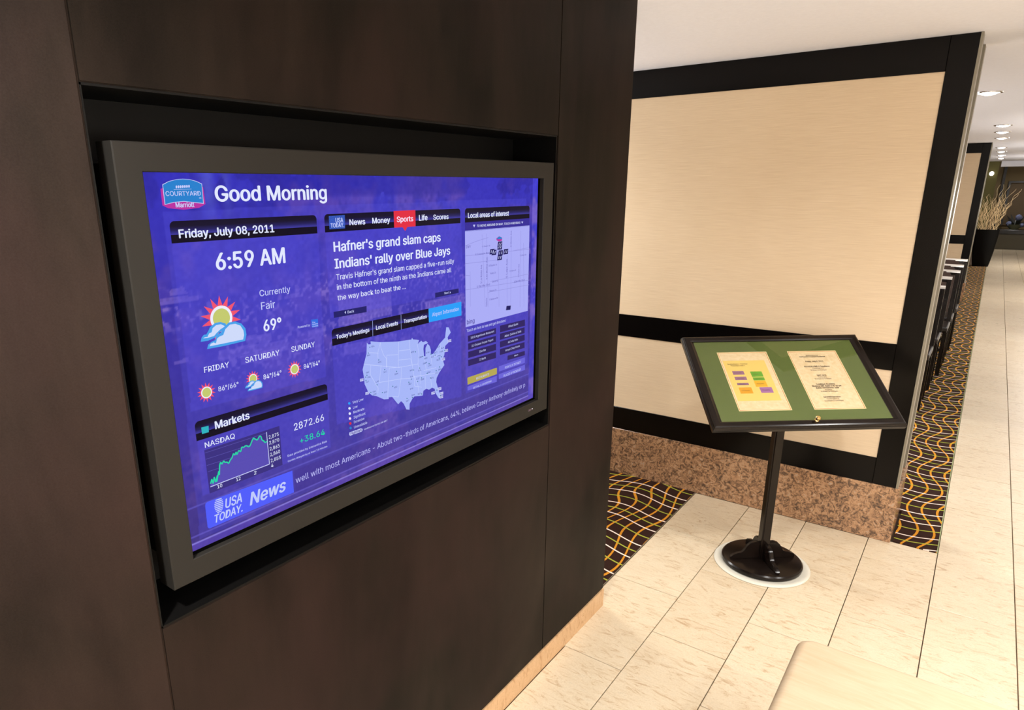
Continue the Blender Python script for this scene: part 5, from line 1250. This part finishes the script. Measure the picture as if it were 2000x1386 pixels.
for i in range(38):
    bm = bmesh.new(); bx, by = rnd.uniform(-.17, .17), rnd.uniform(-.17, .17)
    lean = (bx * 1.1 + rnd.uniform(-.08, .08) , by * 1.0)
    H = rnd.uniform(.55, .88)
    if i in (3, 9): lean = (.42, 0.0); H = .95
    if i in (5, 6, 7): H = 1.05; lean = (.12, .1)
    fq, ph, am = rnd.uniform(9, 14), rnd.uniform(0, 6), rnd.uniform(.010, .022)
    pts = []; n = 26
    for k in range(n):
        f = k / (n - 1)
        pts.append((bx + lean[0] * f ** 1.4 + am * sin(fq * 2.2 * f + ph), by + lean[1] * f + am * cos(fq * 2 * f + ph), .76 + H * f))
    tube_path(bm, pts, [.0042 * (1 - .6 * k / n) for k in range(n)], 4)
    for s_ in range(2):
        k0 = rnd.randint(9, 18); b0 = pts[k0]; d = rnd.choice((-1, 1))
        tube_path(bm, [(b0[0] + d * .07 * f + .008 * sin(14 * f), b0[1], b0[2] + .20 * f) for f in np.linspace(0, 1, 9)], [.0026 * (1 - .6 * f) for f in np.linspace(0, 1, 9)], 4)
    obj('branch', bm, M_TWIG, pl)

# ------------------------------------------------------------------ far end: console, art arrangement, sconce
co_ = empty('console_table', (2.0, 25.6, 0))
tag(co_, 'low dark console with a thick black top at the far end of the walkway', 'console')
obj('top', bbox(-.95, 1.15, -.12, .55, .44, .56, .006, 1), M_WOOD, co_)
obj('base', bbox(-.85, 1.10, -.02, .50, 0, .44), mat_plain('olive_brown_console_base', rgb(74, 64, 34), .5), co_)
art = empty('wall_recess_panel', (1.75, 26.99, 0.62))
tag(art, 'dark framed wall niche with a taupe back behind the branches', 'wall panel')
for a in ((-.46, .9, -.08, 0, 1.25, 1.30), (-.46, -.40, -.08, 0, 0, 1.25)): obj('frame', bbox(*a), M_WOOD, art)
obj('back_board', bbox(-.40, .9, -.02, 0, 0, 1.25), mat_plain('taupe_board', rgb(98, 80, 56), .7), art)
sc_ = empty('foliage_arrangement', (1.62, 25.9, .56))
tag(sc_, 'dark leafy arrangement with pale blue blooms on the far console', 'flower arrangement')
obj('bowl', lathe([(0, 0), (.09, 0), (.16, .07), (.20, .14), (.19, .14), (.14, .07), (0, .03)], 20), mat_plain('grey_bowl', rgb(110, 110, 84), .3), sc_, smooth=True)
for i in range(22):
    bm = bmesh.new(); a = rnd.uniform(0, 2 * pi); e = rnd.uniform(.2, 1.3); ln = rnd.uniform(.22, .46); w_ = .035
    d = Vector((cos(a) * cos(e), sin(a) * cos(e) * .5, sin(e))); s_ = d.cross(Vector((0, 1, .1))).normalized()
    c_ = Vector((0, 0, .10)); p = [c_, c_ + d * ln * .5 + s_ * w_, c_ + d * ln, c_ + d * ln * .5 - s_ * w_]
    q = [v + Vector((0, .006, 0)) for v in p]
    A = [bm.verts.new(v) for v in p]; B = [bm.verts.new(v) for v in q]
    bm.faces.new(A); bm.faces.new(B[::-1])
    for k in range(4): bm.faces.new((A[(k + 1) % 4], A[k], B[k], B[(k + 1) % 4]))
    bmesh.ops.recalc_face_normals(bm, faces=bm.faces[:])
    obj('leaf', bm, mat_plain('dark_leaf', rgb(20, 22, 16), .4), sc_)
for x, z, r in ((.06, .34, .085), (-.14, .16, .07), (.30, .14, .07), (.16, .12, .06)):
    bm = bmesh.new(); bmesh.ops.create_icosphere(bm, subdivisions=2, radius=r)
    for v in bm.verts: v.co *= 1 + .12 * sin(v.co.x * 90) * cos(v.co.z * 80)
    bmesh.ops.translate(bm, verts=bm.verts, vec=(x, -.08, z)); obj('bloom', bm, mat_plain('blue_grey_bloom', rgb(104, 112, 148), .6), sc_, smooth=True)
ws = empty('wall_sconce', (.865, 23.72, 2.10))
tag(ws, 'small bright sconce on the green far wall beside the far partition', 'wall light')
obj('back_plate', bbox(-.03, .03, -.01, 0, -.06, .06), M_CHROME, ws)
bm = bmesh.new(); bmesh.ops.create_uvsphere(bm, u_segments=14, v_segments=10, radius=.055); bmesh.ops.translate(bm, verts=bm.verts, vec=(0, -.07, 0))
obj('glass_globe', bm, mat_emit('sconce_glow', (1, .9, .78, 1), 3.0), ws, smooth=True)
bpy.data.objects.remove(_fo, do_unlink=True)
for o in bpy.data.objects:
    if o.type == 'LIGHT': pass
